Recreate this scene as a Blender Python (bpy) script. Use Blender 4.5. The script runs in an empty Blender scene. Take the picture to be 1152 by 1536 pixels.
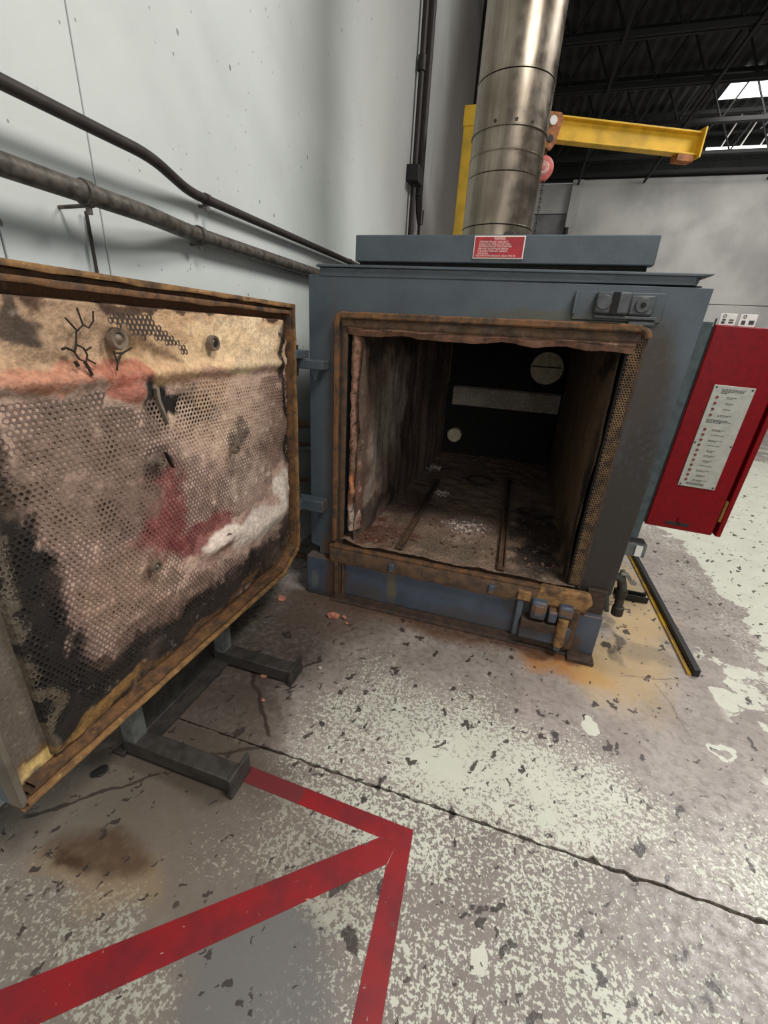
import bpy, bmesh, math, random
import numpy as np
from mathutils import Matrix, Vector
random.seed(7)
SC = bpy.context.scene
COL = SC.collection

# ------------------------------------------------------------------ camera
YAW, PITCH, ROLL, FPX = -.2812, .3952, .0608, 638.7
_f = np.array([math.sin(YAW)*math.cos(PITCH), math.cos(YAW)*math.cos(PITCH), -math.sin(PITCH)])
_r = np.array([math.cos(YAW), -math.sin(YAW), 0.0]); _u = np.cross(_r, _f)
_c, _s = math.cos(ROLL), math.sin(ROLL)
_R, _U = _c*_r + _s*_u, -_s*_r + _c*_u
camd = bpy.data.cameras.new('camera'); cam = bpy.data.objects.new('camera', camd); COL.objects.link(cam)
camd.sensor_fit = 'HORIZONTAL'; camd.sensor_width = 36; camd.lens = FPX/1152*36
camd.clip_start = .02; camd.clip_end = 200
M = Matrix(((_R[0], _U[0], -_f[0], .9716), (_R[1], _U[1], -_f[1], -1.936), (_R[2], _U[2], -_f[2], 1.4), (0, 0, 0, 1)))
cam.matrix_world = M
SC.camera = cam

# ------------------------------------------------------------------ world, lamps, exposure
SC.view_settings.view_transform = 'Standard'; SC.view_settings.look = 'None'
SC.view_settings.gamma = 1; SC.view_settings.use_curve_mapping = False
SC.view_settings.exposure = 0.0
W = bpy.data.worlds.new('hall_daylight'); SC.world = W; W.use_nodes = True
W.node_tree.nodes['Background'].inputs[0].default_value = (.94, .97, 1, 1)
W.node_tree.nodes['Background'].inputs[1].default_value = .16
def area(name, loc, target, sx, sy, power, col=(1, .97, .92)):
    d = bpy.data.lights.new(name, 'AREA'); d.shape = 'RECTANGLE'; d.size = sx; d.size_y = sy; d.energy = power; d.color = col
    o = bpy.data.objects.new(name, d); COL.objects.link(o); o.location = loc
    o.rotation_euler = (Vector(target)-Vector(loc)).to_track_quat('-Z', 'Y').to_euler()
    return o
area('high_bay_lamp', (2.5, -1.6, 4.7), (2.2, -1.3, 0), 1.1, 1.1, 150, (1, .97, .92))
area('front_fill', (2.6, -7.0, 2.4), (.8, 0, .9), 3.5, 3.0, 95, (1, .99, .97))  # added fill light behind the camera, brightens the chamber and door
area('roof_skylight', (5.4, 2.8, 6.3), (4.9, 2.4, 0), 2.2, 2.2, 430, (1, .98, .95))
area('roof_skylight', (6.0, 10.0, 5.6), (5.5, 14, 2.5), 4.0, 2.0, 120)

# ------------------------------------------------------------------ helpers: colour and noise
def lin(c):
    c = np.asarray(c, float)/255.0
    return np.where(c <= .04045, c/12.92, ((c+.055)/1.055)**2.4)
def L4(c): return (*[float(x) for x in lin(c)], 1)
_T = np.random.RandomState(3).rand(65536)
def vnoise(p):
    p = np.asarray(p, float); i = np.floor(p).astype(np.int64); f = p-i; f = f*f*(3-2*f)
    out = 0
    for dx in (0, 1):
        for dy in (0, 1):
            for dz in (0, 1):
                h = ((i[:, 0]+dx)*73856093) ^ ((i[:, 1]+dy)*19349663) ^ ((i[:, 2]+dz)*83492791)
                w = (f[:, 0] if dx else 1-f[:, 0])*(f[:, 1] if dy else 1-f[:, 1])*(f[:, 2] if dz else 1-f[:, 2])
                out = out+_T[h & 65535]*w
    return out
def fbm(p, scale=1, octv=4):
    p = np.asarray(p, float)*scale; a, s, t = .5, 0, 0
    for k in range(octv):
        s = s+a*vnoise(p+k*17.3); t += a; a *= .5; p = p*2.03
    return s/t
def sstep(a, b, x):
    t = np.clip((x-a)/(b-a), 0, 1); return t*t*(3-2*t)

# ------------------------------------------------------------------ helpers: objects
def link(o, parent=None):
    COL.objects.link(o)
    if parent is not None:
        o.parent = parent
        o.matrix_parent_inverse = Matrix.Translation(-WORLD[parent.name])
    WORLD[o.name] = Vector(o.location) if o.parent is None else Vector((0, 0, 0))
    return o
WORLD = {}
def tag(o, label=None, cat=None, group=None, kind=None):
    if label: o['label'] = label
    if cat: o['category'] = cat
    if group: o['group'] = group
    if kind: o['kind'] = kind
    return o
def thing(name, loc, label, cat, group=None):
    o = bpy.data.objects.new(name, None); o.location = loc; o.empty_display_size = .1
    link(o); return tag(o, label, cat, group)
class MB:
    """collects shapes; build() makes ONE mesh object (vertices in world coordinates)"""
    def __init__(s): s.v = []; s.f = []
    def add(s, v, f):
        n = len(s.v); s.v.extend([tuple(map(float, p)) for p in v]); s.f.extend([tuple(i+n for i in q) for q in f]); return s
    def box(s, x0, x1, y0, y1, z0, z1):
        return s.add([(x0, y0, z0), (x1, y0, z0), (x1, y1, z0), (x0, y1, z0), (x0, y0, z1), (x1, y0, z1), (x1, y1, z1), (x0, y1, z1)],
                     [(0, 3, 2, 1), (4, 5, 6, 7), (0, 1, 5, 4), (1, 2, 6, 5), (2, 3, 7, 6), (3, 0, 4, 7)])
    def bar(s, a, b, w, h, up=(0, 0, 1)):
        a, b = Vector(a), Vector(b); d = (b-a).normalized(); u = Vector(up); sd = d.cross(u).normalized(); u = sd.cross(d)
        P = [c+sd*(i*w/2)+u*(j*h/2) for c in (a, b) for i, j in ((-1, -1), (1, -1), (1, 1), (-1, 1))]
        return s.add(P, [(3, 2, 1, 0), (4, 5, 6, 7), (0, 1, 5, 4), (1, 2, 6, 5), (2, 3, 7, 6), (3, 0, 4, 7)])
    def tube(s, pts, r, n=16, cap=True):
        pts = [Vector(p) for p in pts]; rs = r if isinstance(r, (list, tuple)) else [r]*len(pts)
        rings = []; prev = None
        for i, p in enumerate(pts):
            d = (pts[min(i+1, len(pts)-1)]-pts[max(i-1, 0)]).normalized()
            if prev is None: prev = d.orthogonal().normalized()
            prev = (prev-d*prev.dot(d)).normalized(); q = d.cross(prev)
            rings.append([p+(prev*math.cos(t)+q*math.sin(t))*rs[i] for t in [2*math.pi*k/n for k in range(n)]])
        F = []
        for i in range(len(pts)-1):
            for k in range(n): F.append((i*n+k, i*n+(k+1) % n, (i+1)*n+(k+1) % n, (i+1)*n+k))
        if cap: F.append(tuple(range(n))[::-1]); F.append(tuple((len(pts)-1)*n+k for k in range(n)))
        return s.add([v for R_ in rings for v in R_], F)
    def prism(s, poly, axis, a, b):
        """poly: 2D outline (counter-clockwise) in the two other axes, extruded from a to b"""
        def P(q, t): return {'x': (t, q[0], q[1]), 'y': (q[0], t, q[1]), 'z': (q[0], q[1], t)}[axis]
        n = len(poly)
        return s.add([P(q, a) for q in poly]+[P(q, b) for q in poly],
                     [tuple(range(n)), tuple(range(2*n-1, n-1, -1))]+[(i, n+i, n+(i+1) % n, (i+1) % n) for i in range(n)])
    def chunk(s, c, r, seed=0, sq=(1, 1, 1), jit=.35):
        bm = bmesh.new(); bmesh.ops.create_icosphere(bm, subdivisions=1, radius=1); rnd = random.Random(seed)
        for v in bm.verts:
            k = 1+rnd.uniform(-jit, jit); v.co = Vector((v.co.x*sq[0], v.co.y*sq[1], v.co.z*sq[2]))*r*k
        zmin = min(v.co.z for v in bm.verts)
        bm.verts.index_update()
        s.add([(c[0]+v.co.x, c[1]+v.co.y, c[2]+v.co.z-zmin) for v in bm.verts], [[v.index for v in f.verts] for f in bm.faces]); bm.free(); return s
    def build(s, name, mat, parent=None, bevel=0, smooth=True, kind=None, label=None, seg=2, cols=None):
        me = bpy.data.meshes.new(name); org = Vector((0, 0, 0))
        if parent is None and s.v:
            a = np.array(s.v); org = Vector(((a[:, 0].min()+a[:, 0].max())/2, (a[:, 1].min()+a[:, 1].max())/2, a[:, 2].min()))
            s.v = [tuple(Vector(p)-org) for p in s.v]
        me.from_pydata(s.v, [], s.f); me.update()
        bm = bmesh.new(); bm.from_mesh(me); bmesh.ops.recalc_face_normals(bm, faces=bm.faces); bm.to_mesh(me); bm.free()
        if cols is not None:
            at = me.color_attributes.new('Col', 'FLOAT_COLOR', 'POINT')
            at.data.foreach_set('color', np.c_[cols, np.ones(len(cols))].astype(np.float32).ravel())
        if smooth:
            me.polygons.foreach_set('use_smooth', [True]*len(me.polygons)); me.set_sharp_from_angle(angle=math.radians(35))
        me.materials.append(mat)
        o = bpy.data.objects.new(name, me); o.location = org if parent is None else (0, 0, 0)
        link(o, parent)
        if bevel:
            m = o.modifiers.new('bevel', 'BEVEL'); m.width = bevel; m.segments = seg; m.limit_method = 'ANGLE'; m.angle_limit = math.radians(35)
        if kind: o['kind'] = kind
        if label: o['label'] = label
        return o
def boxo(name, mat, parent, *b, bevel=.003, **k): return MB().box(*b).build(name, mat, parent, bevel=bevel, **k)
def disc(c, axis, r, depth, n=24):
    a = Vector(c); b = a+Vector(axis).normalized()*depth
    return MB().tube([a, b], r, n)
def grid(name, P, nu, nv, mat, parent, cols=None, kind=None, label=None):
    """P: (nu*nv,3) array of positions, u fastest"""
    me = bpy.data.meshes.new(name)
    q = (np.arange(nv-1)[:, None]*nu+np.arange(nu-1)[None, :]).ravel()
    F = np.stack([q, q+1, q+nu+1, q+nu], 1)
    me.vertices.add(len(P)); me.vertices.foreach_set('co', P.astype(np.float32).ravel())
    me.loops.add(F.size); me.loops.foreach_set('vertex_index', F.ravel().astype(np.int32))
    me.polygons.add(len(F)); me.polygons.foreach_set('loop_start', np.arange(0, F.size, 4, dtype=np.int32))
    me.update(calc_edges=True)
    me.polygons.foreach_set('use_smooth', [True]*len(F))
    if cols is not None:
        at = me.color_attributes.new('Col', 'FLOAT_COLOR', 'POINT')
        at.data.foreach_set('color', np.c_[cols, np.ones(len(cols))].astype(np.float32).ravel())
    me.materials.append(mat)
    o = bpy.data.objects.new(name, me); link(o, parent)
    if kind: o['kind'] = kind
    if label: o['label'] = label
    return o

# ------------------------------------------------------------------ helpers: materials
class NT:
    def __init__(s, name):
        s.m = bpy.data.materials.new(name); s.m.use_nodes = True; s.t = s.m.node_tree; s.n = s.t.nodes
        s.b = s.n['Principled BSDF']; s.pos = s.n.new('ShaderNodeNewGeometry').outputs['Position']
    def put(s, sock, v):
        if hasattr(v, 'is_linked') or isinstance(v, bpy.types.NodeSocket): s.t.links.new(v, sock)
        elif v is not None: sock.default_value = v
    def math(s, op, a, b=None, c=None, clamp=False):
        n = s.n.new('ShaderNodeMath'); n.operation = op; n.use_clamp = clamp
        for i, x in enumerate((a, b, c)):
            if x is not None: s.put(n.inputs[i], x)
        return n.outputs[0]
    def vec(s, op, a, b=None, out=0):
        n = s.n.new('ShaderNodeVectorMath'); n.operation = op; s.put(n.inputs[0], a)
        if b is not None: s.put(n.inputs[3 if op == 'SCALE' else 1], b)
        return n.outputs[out]
    def noise(s, scale, detail=3, rough=.55, v=None, col=False):
        n = s.n.new('ShaderNodeTexNoise'); s.put(n.inputs['Vector'], v if v is not None else s.pos)
        n.inputs['Scale'].default_value = scale; n.inputs['Detail'].default_value = detail; n.inputs['Roughness'].default_value = rough
        return n.outputs['Color' if col else 'Fac']
    def voro(s, scale, v=None, feature='F1', out='Distance', rnd=1):
        n = s.n.new('ShaderNodeTexVoronoi'); n.feature = feature; s.put(n.inputs['Vector'], v if v is not None else s.pos)
        n.inputs['Scale'].default_value = scale; n.inputs['Randomness'].default_value = rnd
        return n.outputs[out]
    def step(s, x, a, b, lo=0., hi=1.):
        n = s.n.new('ShaderNodeMapRange'); n.interpolation_type = 'SMOOTHSTEP'; s.put(n.inputs[0], x)
        n.inputs[1].default_value = a; n.inputs[2].default_value = b; n.inputs[3].default_value = lo; n.inputs[4].default_value = hi
        return n.outputs[0]
    def mix(s, f, a, b, mode='MIX'):
        n = s.n.new('ShaderNodeMix'); n.data_type = 'RGBA'; n.blend_type = mode; s.put(n.inputs[0], f)
        for i, x in ((6, a), (7, b)):
            s.put(n.inputs[i], L4(x) if isinstance(x, (tuple, list)) else x)
        return n.outputs[2]
    def warp(s, amp, scale, detail=3):
        c = s.vec('SUBTRACT', s.noise(scale, detail, col=True), (.5, .5, .5))
        return s.vec('ADD', s.pos, s.vec('SCALE', c, amp))
    def blob(s, c, r, P, soft=(1.25, .5)):
        d = s.vec('LENGTH', s.vec('DIVIDE', s.vec('SUBTRACT', P, c), r), out=1)
        return s.step(d, soft[0], soft[1])
    def bump(s, h, strength=.3, dist=.01):
        n = s.n.new('ShaderNodeBump'); n.inputs['Strength'].default_value = strength; n.inputs['Distance'].default_value = dist
        s.put(n.inputs['Height'], h); s.put(s.b.inputs['Normal'], n.outputs[0])
    def attr(s, name='Col'):
        n = s.n.new('ShaderNodeAttribute'); n.attribute_name = name; return n.outputs['Color']
    def done(s, col, rough=.6, metal=0.):
        s.put(s.b.inputs['Base Color'], L4(col) if isinstance(col, (tuple, list)) else col)
        s.put(s.b.inputs['Roughness'], rough); s.put(s.b.inputs['Metallic'], metal); return s.m
def simple(name, c, rough=.6, metal=0., var=.25, scale=25, c2=None, bump=0):
    t = NT(name); n = t.noise(scale, 4)
    d = c2 or tuple(max(0, x*(1-var)) for x in c)
    if bump: t.bump(n, bump, .004)
    return t.done(t.mix(t.step(n, .35, .7), c, d), rough, metal)
def steel_paint(name, base, dark, blobs=(), rough=.5, speck=True, edge=.08):
    """old painted steel; blobs: stains at their own places (centre, radii, colour, strength)"""
    t = NT(name); P = t.warp(edge, 9, 4)
    c = t.mix(t.step(t.noise(6, 5), .35, .75), base, dark)
    c = t.mix(t.step(t.noise(160, 2), .62, .75, 0, .35), c, tuple(min(255, x*1.45) for x in base))
    if speck:
        c = t.mix(t.step(t.voro(28), .085, .05, 0, .7), c, (48, 50, 52))
    g = t.noise(45, 5)
    for (ce, r, colr, k) in blobs:
        m = t.math('MULTIPLY', t.blob(ce, r, P), t.step(g, .2, .55, .55, 1.0))
        c = t.mix(t.math('MULTIPLY', m, k), c, colr)
    t.bump(t.noise(120, 3), .12, .003)
    return t.done(c, rough)
def rust_mat(name, a=(118, 82, 50), b=(72, 55, 41), c=(176, 128, 70), k=.45):
    t = NT(name); n = t.noise(22, 6, .65); n2 = t.noise(9, 4)
    col = t.mix(t.step(n, .35, .62), b, a)
    col = t.mix(t.step(t.noise(35, 5, .7), .58, .72, 0, k), col, c)
    col = t.mix(t.step(n2, .56, .72, 0, .8), col, (50, 40, 33))
    t.bump(n, .5, .006)
    return t.done(col, .8)

# ------------------------------------------------------------------ materials
STAINS = [((1.47, 0, .75), (.11, .5, .65), (44, 36, 29), 1.0), ((1.43, 0, 1.30), (.08, .5, .22), (54, 42, 32), .95),
          ((1.43, 0, .55), (.17, .5, .38), (42, 35, 29), 1.0), ((.15, 0, .3), (.09, .5, .12), (92, 66, 42), .9),
          ((.12, 0, .8), (.035, .5, .8), (80, 70, 62), .6), ((1.1, 0, 1.5), (.36, .5, .025), (78, 76, 52), .7),
          ((1.27, 0, 1.53), (.16, .3, .05), (56, 58, 60), .75), ((.75, 0, 1.655), (.9, .3, .014), (98, 108, 110), .5)]
m_plate = steel_paint('blue_grey_steel_paint', (74, 84, 91), (61, 70, 77), STAINS)
m_blue = steel_paint('blue_grey_steel', (82, 90, 97), (68, 76, 83))
m_base = steel_paint('blue_base_paint', (74, 84, 98), (62, 70, 82),
                     [((.17, -.02, .12), (.07, .3, .2), (84, 60, 40), .95), ((.8, -.02, .0), (1.0, .3, .05), (60, 48, 36), .95),
                      ((.49, -.02, .15), (.03, .3, .12), (110, 100, 70), .7), ((.95, -.02, .06), (.3, .3, .06), (74, 66, 60), .6), ((.35, -.02, .08), (.12, .3, .06), (78, 68, 58), .6), ((1.12, -.02, .2), (.06, .3, .06), (60, 56, 54), .7), ((.8, -.02, .25), (1.0, .3, .025), (120, 84, 50), .9),
                      ((1.2, -.02, .14), (.1, .3, .1), (70, 62, 54), .7), ((1.42, -.02, .05), (.05, .3, .08), (76, 56, 38), .9),
                      ((.04, -.02, .1), (.03, .3, .06), (120, 122, 112), .5)])
m_rust = rust_mat('orange_rust'); m_rustd = rust_mat('brown_rust', (96, 72, 50), (64, 50, 40), (140, 104, 66), .3); m_rustk = rust_mat('dark_skid_rust', (72, 54, 42), (48, 39, 33), (104, 72, 46), .2)
m_rusty = rust_mat('yellow_rust', (150, 112, 68), (104, 76, 50), (214, 184, 128), .5)
m_soot_shade = simple('black_soot_and_shade', (26, 22, 19), .9, var=.5)  # soot; also the black put into gaps and holes for their shade
m_black = simple('black_paint', (30, 29, 28), .55)
m_dark = simple('dark_steel', (72, 68, 63), .55, .3, bump=.2)
m_standg = simple('grey_green_paint', (104, 108, 106), .5, c2=(78, 78, 74))
m_cond = simple('grimy_galvanised_pipe', (104, 98, 90), .55, .35, c2=(66, 60, 54), scale=35)
m_condb = simple('dark_brown_pipe', (58, 50, 44), .6, .2)
m_yellow = simple('yellow_paint', (226, 180, 44), .42, var=.15, scale=6)
m_red = simple('red_enamel', (124, 4, 14), .4, var=.12, scale=60, bump=.05); m_red.node_tree.nodes['Principled BSDF'].inputs['Specular IOR Level'].default_value = .2
m_redline = None
m_teal = simple('dull_teal_paint', (66, 80, 82), .55)
m_plateAl = simple('brushed_label_plate', (176, 176, 166), .45, .25, var=.08, scale=40)
m_ink = simple('dark_ink', (60, 60, 60), .7)
m_white = simple('white_card', (226, 224, 218), .6, var=.05)
m_signred = simple('sign_red', (172, 38, 48), .5, var=.15)
m_signink = simple('sign_white', (240, 226, 214), .6, var=.05)
m_brass = simple('brass', (150, 110, 60), .4, .7)
m_orange = simple('orange_rust_paint', (176, 104, 48), .6, var=.35)
m_hoist = simple('faded_red_hoist', (206, 108, 100), .5, var=.2)
m_wire = simple('burnt_wire', (50, 40, 34), .75, .2)
m_washer = simple('heat_stained_washer', (132, 116, 100), .6, .3)
m_disc = simple('pale_refractory_disc', (222, 212, 180), .8, var=.15)
m_pink = simple('pink_refractory_crumb', (196, 128, 106), .9, var=.25, scale=60)
m_ash = simple('white_ash', (214, 196, 182), .95, var=.3, scale=90)
m_led = simple('red_brown_lamp', (128, 58, 44), .3)
m_valve = simple('zinc_lever', (150, 146, 138), .4, .6)

def attr_mat(name, rough=.9, gs=90, amt=.35, bump=.4, dist=.004, hexs=0):
    t = NT(name); c = t.attr(); n = t.noise(gs, 5, .65)
    c = t.mix(t.step(n, .3, .7, 0, amt), c, t.mix(1.0, c, (120, 110, 104), 'MULTIPLY'))
    c = t.mix(t.step(t.noise(gs*.35, 4), .6, .75, 0, amt*.6), c, (206, 190, 172))
    h = n
    if hexs:
        w = t.voro(hexs, rnd=.25); k = t.step(w, .3, .42)
        c = t.mix(t.math('MULTIPLY', k, .45), c, (30, 25, 22)); h = t.math('SUBTRACT', n, k)
    t.bump(h, bump, dist)
    return t.done(c, rough)
m_ins = attr_mat('burnt_ceramic_fibre', gs=75, amt=.45, bump=.7, dist=.008)
m_liner = attr_mat('scorched_perforated_steel', rough=.75, gs=110, amt=.3, bump=.2)
m_lining = attr_mat('scorched_chamber_lining', gs=60, amt=.5, bump=.6, dist=.008, hexs=150)
m_hearth = attr_mat('ashy_hearth', gs=85, amt=.7, bump=1, dist=.012)
m_doorface = attr_mat('door_face_steel', rough=.75, gs=120, amt=.4)

# stainless stack
t = NT('heat_tinted_stainless'); st = t.vec('MULTIPLY', t.pos, (1, 1, .06))
sc_ = t.noise(60, 3, v=st)
c = t.mix(t.step(t.noise(3, 4), .3, .7), (156, 146, 132), (118, 107, 94)); c = t.mix(t.step(sc_, .4, .7, 0, .35), c, (96, 84, 72))
m_steel = t.done(c, t.step(t.noise(14, 4), .2, .8, .24, .42), .95)
# white painted wall
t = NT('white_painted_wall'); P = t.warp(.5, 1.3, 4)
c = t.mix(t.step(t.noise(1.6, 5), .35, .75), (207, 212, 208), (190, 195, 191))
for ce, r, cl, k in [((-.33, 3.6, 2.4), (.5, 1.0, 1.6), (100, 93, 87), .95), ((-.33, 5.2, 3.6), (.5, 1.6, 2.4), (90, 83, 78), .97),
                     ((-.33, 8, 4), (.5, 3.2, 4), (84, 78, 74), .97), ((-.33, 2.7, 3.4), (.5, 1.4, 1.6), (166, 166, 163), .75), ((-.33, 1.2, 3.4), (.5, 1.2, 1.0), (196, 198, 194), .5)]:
    c = t.mix(t.math('MULTIPLY', t.blob(ce, r, P), k), c, cl)  # darkening towards the far end puts shade and some soot into the colour
drip = t.noise(9, 4, v=t.vec('MULTIPLY', t.pos, (1, 1, .12)))
c = t.mix(t.math('MULTIPLY', t.step(drip, .55, .7, 0, .5), t.step(t.n.new('ShaderNodeSeparateXYZ').outputs[1], 2.5, 3.2)), c, (110, 100, 92))
for nd in t.n:
    if nd.type == 'SEPXYZ': t.t.links.new(t.pos, nd.inputs[0])
for scl, r0, cl in ((9, .085, (84, 84, 80)), (23, .10, (112, 112, 106)), (5, .04, (66, 62, 58))):
    v = t.vec('MULTIPLY', t.pos, (1, 1.3, .8)); d = t.voro(scl, v); rn = t.voro(scl, v, out='Color')
    on = t.step(rn, .40, .44)
    c = t.mix(t.math('MULTIPLY', t.step(d, r0, r0*.55), t.math('MULTIPLY', on, .8)), c, cl)
t.bump(t.noise(40, 5), .12, .004)
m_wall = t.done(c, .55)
t = NT('hall_end_wall_paint'); c = t.mix(t.step(t.noise(.7, 5), .35, .7), (214, 212, 208), (176, 174, 172)); m_far = t.done(c, .7)
m_fardark = simple('grey_end_wall', (150, 148, 148), .7, scale=2, var=.25)
m_deck = simple('dark_roof_deck', (52, 52, 53), .8, var=.5, scale=2)
m_joist = simple('black_joist_steel', (15, 15, 15), .7)

# floor
t = NT('worn_painted_concrete'); pos = t.pos
Pw = t.warp(.35, 3.5, 5); Pf = t.warp(.12, 14, 4)
n1 = t.noise(5, 6, .6); n2 = t.noise(34, 5, .6)
conc = t.mix(t.step(n1, .3, .7), (166, 156, 149), (142, 132, 125)); conc = t.mix(t.step(n2, .4, .7, 0, .5), conc, (96, 88, 82))
sx = t.n.new('ShaderNodeSeparateXYZ'); t.put(sx.inputs[0], pos); X, Y = sx.outputs[0], sx.outputs[1]
conc = t.mix(t.step(Y, -.99, -1.03, 0, .55), conc, (112, 104, 99))
low = t.noise(2.6, 5, .6)
cov = t.math('ADD', .34, t.math('MULTIPLY', t.math('SUBTRACT', low, .5), 1.2))
for ce, r, k in [((.85, -.72, 0), (.5, .25, 1), .30), ((1.25, -.85, 0), (.45, .16, 1), .30), ((1.1, -1.25, 0), (.5, .2, 1), .12), ((1.9, -.8, 0), (.5, .3, 1), .2),
                 ((.7, -1.12, 0), (.3, .07, 1), .35), ((.62, -1.33, 0), (.2, .10, 1), .3), ((.2, -1.60, 0), (.35, .09, 1), .2),
                 ((.75, -.12, 0), (.9, .26, 1), -.6), ((-.05, -.6, 0), (.42, .6, 1), -.7), ((1.75, .1, 0), (.28, .75, 1), -.9), ((2.08, .7, 0), (.16, .8, 1), -.4), ((.45, -1.5, 0), (.2, .1, 1), -.5),
                 ((.0, -1.42, 0), (.3, .2, 1), -.35), ((1.5, -.4, 0), (.35, .2, 1), -.25), ((2.0, -.35, 0), (.25, .25, 1), -.3)]:
    cov = t.math('ADD', cov, t.math('MULTIPLY', t.blob(ce, r, Pw, (1.5, .3)), k))
pm = t.math('ADD', t.math('MULTIPLY', t.noise(62, 4, .65), .6), t.math('MULTIPLY', t.noise(130, 2), .4))
pm = t.math('ADD', pm, t.math('MULTIPLY', t.math('SUBTRACT', t.math('MINIMUM', t.math('MAXIMUM', cov, 0), .85), .5), .24))
speck = t.step(pm, .495, .55)
# whole flakes of paint left standing: a few near, large sheets over to the right
fl_n = t.math('ADD', t.noise(9, 6, .62), t.math('MULTIPLY', t.math('SUBTRACT', cov, .5), .25))
flake = t.step(fl_n, .645, .66)
for ce, r in (((1.94, -.43, 0), (.045, .045, 1)), ((1.46, -.47, 0), (.035, .05, 1)), ((2.06, -.1, 0), (.05, .07, 1)), ((.95, -.86, 0), (.06, .05, 1)), ((1.1, -1.33, 0), (.025, .02, 1))):
    d_ = t.vec('LENGTH', t.vec('DIVIDE', t.vec('SUBTRACT', Pf, ce), r), out=1)
    f_ = t.step(d_, 1.05, .98)
    if ce[0] == 1.94: f_ = t.math('MULTIPLY', f_, t.step(d_, .5, .58))
    flake = t.math('MAXIMUM', flake, f_)
sheet_n = t.noise(3.4, 7, .62)
for ce, r, k in [((4.3, 2.2, 0), (2.1, 3.4, 1), .34), ((2.35, -.1, 0), (.28, .5, 1), .10), ((2.2, 1.2, 0), (.25, 1.0, 1), -.12)]:
    sheet_n = t.math('ADD', sheet_n, t.math('MULTIPLY', t.blob(ce, r, pos, (1.1, .75)), k))
sheet = t.math('MULTIPLY', t.step(sheet_n, .575, .59), t.step(t.vec('DOT_PRODUCT', pos, (1, 0, 0), out=1), 2.0, 2.06))
paint = t.math('MAXIMUM', t.math('MAXIMUM', speck, flake), sheet)
c = t.mix(t.math('MULTIPLY', paint, t.step(n1, .2, .8, 1, .8)), conc, t.mix(t.noise(7, 4), (214, 214, 200), (194, 196, 178)))
# grime and rust stains with shapes of their own; broad left-hand patches paint in shade
for ce, r, cl, k in [((-.05, -.55, 0), (.42, .5, 1), (66, 56, 48), .85), ((.1, -.95, 0), (.28, .28, 1), (76, 66, 58), .75), ((.05, -1.2, 0), (.4, .25, 1), (82, 74, 64), .6),
                     ((.3, -1.3, 0), (.6, .3, 1), (100, 90, 78), .6), ((.0, -1.6, 0), (.6, .35, 1), (112, 103, 90), .55), ((.6, -1.55, 0), (.17, .16, 1), (98, 96, 95), .7), ((.25, -1.12, 0), (.3, .1, 1), (84, 74, 64), .5), ((.1, -1.5, 0), (.2, .1, 1), (150, 126, 92), .5), ((.05, -1.46, 0), (.15, .075, 1), (70, 50, 36), .8), ((.0, -1.49, 0), (.04, .025, 1), (60, 38, 26), .7),
                     ((.75, -.06, 0), (.95, .09, 1), (84, 58, 42), .95), ((.6, -.14, 0), (.6, .05, 1), (110, 82, 62), .6), ((.2, -.2, 0), (.35, .22, 1), (92, 76, 66), .8),
                     ((1.42, -.17, 0), (.22, .11, 1), (176, 118, 50), .85), ((1.62, -.1, 0), (.25, .3, 1), (196, 164, 108), .55), ((1.8, .55, 0), (.18, .55, 1), (196, 164, 104), .6), ((1.3, -.1, 0), (.2, .06, 1), (80, 50, 40), .8),
                     ((1.66, .12, 0), (.03, .13, 1), (52, 46, 42), .8), ((1.8, .1, 0), (.14, .1, 1), (116, 104, 90), .6), ((.62, -1.52, 0), (.2, .14, 1), (108, 106, 104), .6)]:
    m = t.math('MULTIPLY', t.blob(ce, r, Pw), t.step(n2, .15, .6, .6, 1.))
    c = t.mix(t.math('MULTIPLY', m, k), c, cl)
# dark chips
rot = t.n.new('ShaderNodeVectorRotate'); rot.rotation_type = 'Z_AXIS'; rot.inputs['Angle'].default_value = .5; t.put(rot.inputs['Vector'], Pf)
for scl, r0, st_, on in ((16, .20, (1, .38, 1), .36), (32, .20, (1, .4, 1), .42), (8, .15, (.9, .5, 1), .5)):
    v = t.vec('MULTIPLY', rot.outputs[0], st_); d = t.voro(scl, v); rn = t.voro(scl, v, out='Color')
    c = t.mix(t.math('MULTIPLY', t.step(d, r0, r0*.75), t.math('MULTIPLY', t.step(rn, on, on+.03), .92)), c, (58, 50, 47))
# hairline cracks
wn = t.math('MULTIPLY', t.math('SUBTRACT', t.noise(11, 5), .5), .06)
def crack(a, b, w, cl, k):
    global c
    dx, dy = b[0]-a[0], b[1]-a[1]; Ln = math.hypot(dx, dy); dx /= Ln; dy /= Ln
    al = t.math('ADD', t.math('MULTIPLY', t.math('SUBTRACT', X, a[0]), dx), t.math('MULTIPLY', t.math('SUBTRACT', Y, a[1]), dy))
    pe = t.math('ADD', t.math('SUBTRACT', t.math('MULTIPLY', t.math('SUBTRACT', X, a[0]), dy), t.math('MULTIPLY', t.math('SUBTRACT', Y, a[1]), dx)), wn)
    m = t.math('MULTIPLY', t.step(t.math('ABSOLUTE', pe), w, w*.5), t.math('MULTIPLY', t.step(al, 0, .03), t.step(al, Ln, Ln-.03)))
    c = t.mix(t.math('MULTIPLY', m, k), c, cl)
crack((-.04, -.6), (.31, -.97), .012, (58, 46, 42), .9); crack((-.25, -1.46), (.05, -1.2), .008, (58, 52, 46), .9); crack((.1, -1.12), (.33, -.98), .008, (60, 48, 44), .8)
crack((1.632, -1.205), (1.628, -1.262), .009, (66, 58, 56), .95); crack((1.645, -1.20), (1.60, -1.235), .008, (66, 58, 56), .95); crack((1.585, -1.225), (1.592, -1.27), .009, (66, 58, 56), .95)
crack((1.62, -.12), (1.9, -.06), .004, (110, 96, 80), .7); crack((1.78, -.1), (1.85, -.4), .004, (110, 96, 80), .7)
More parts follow.
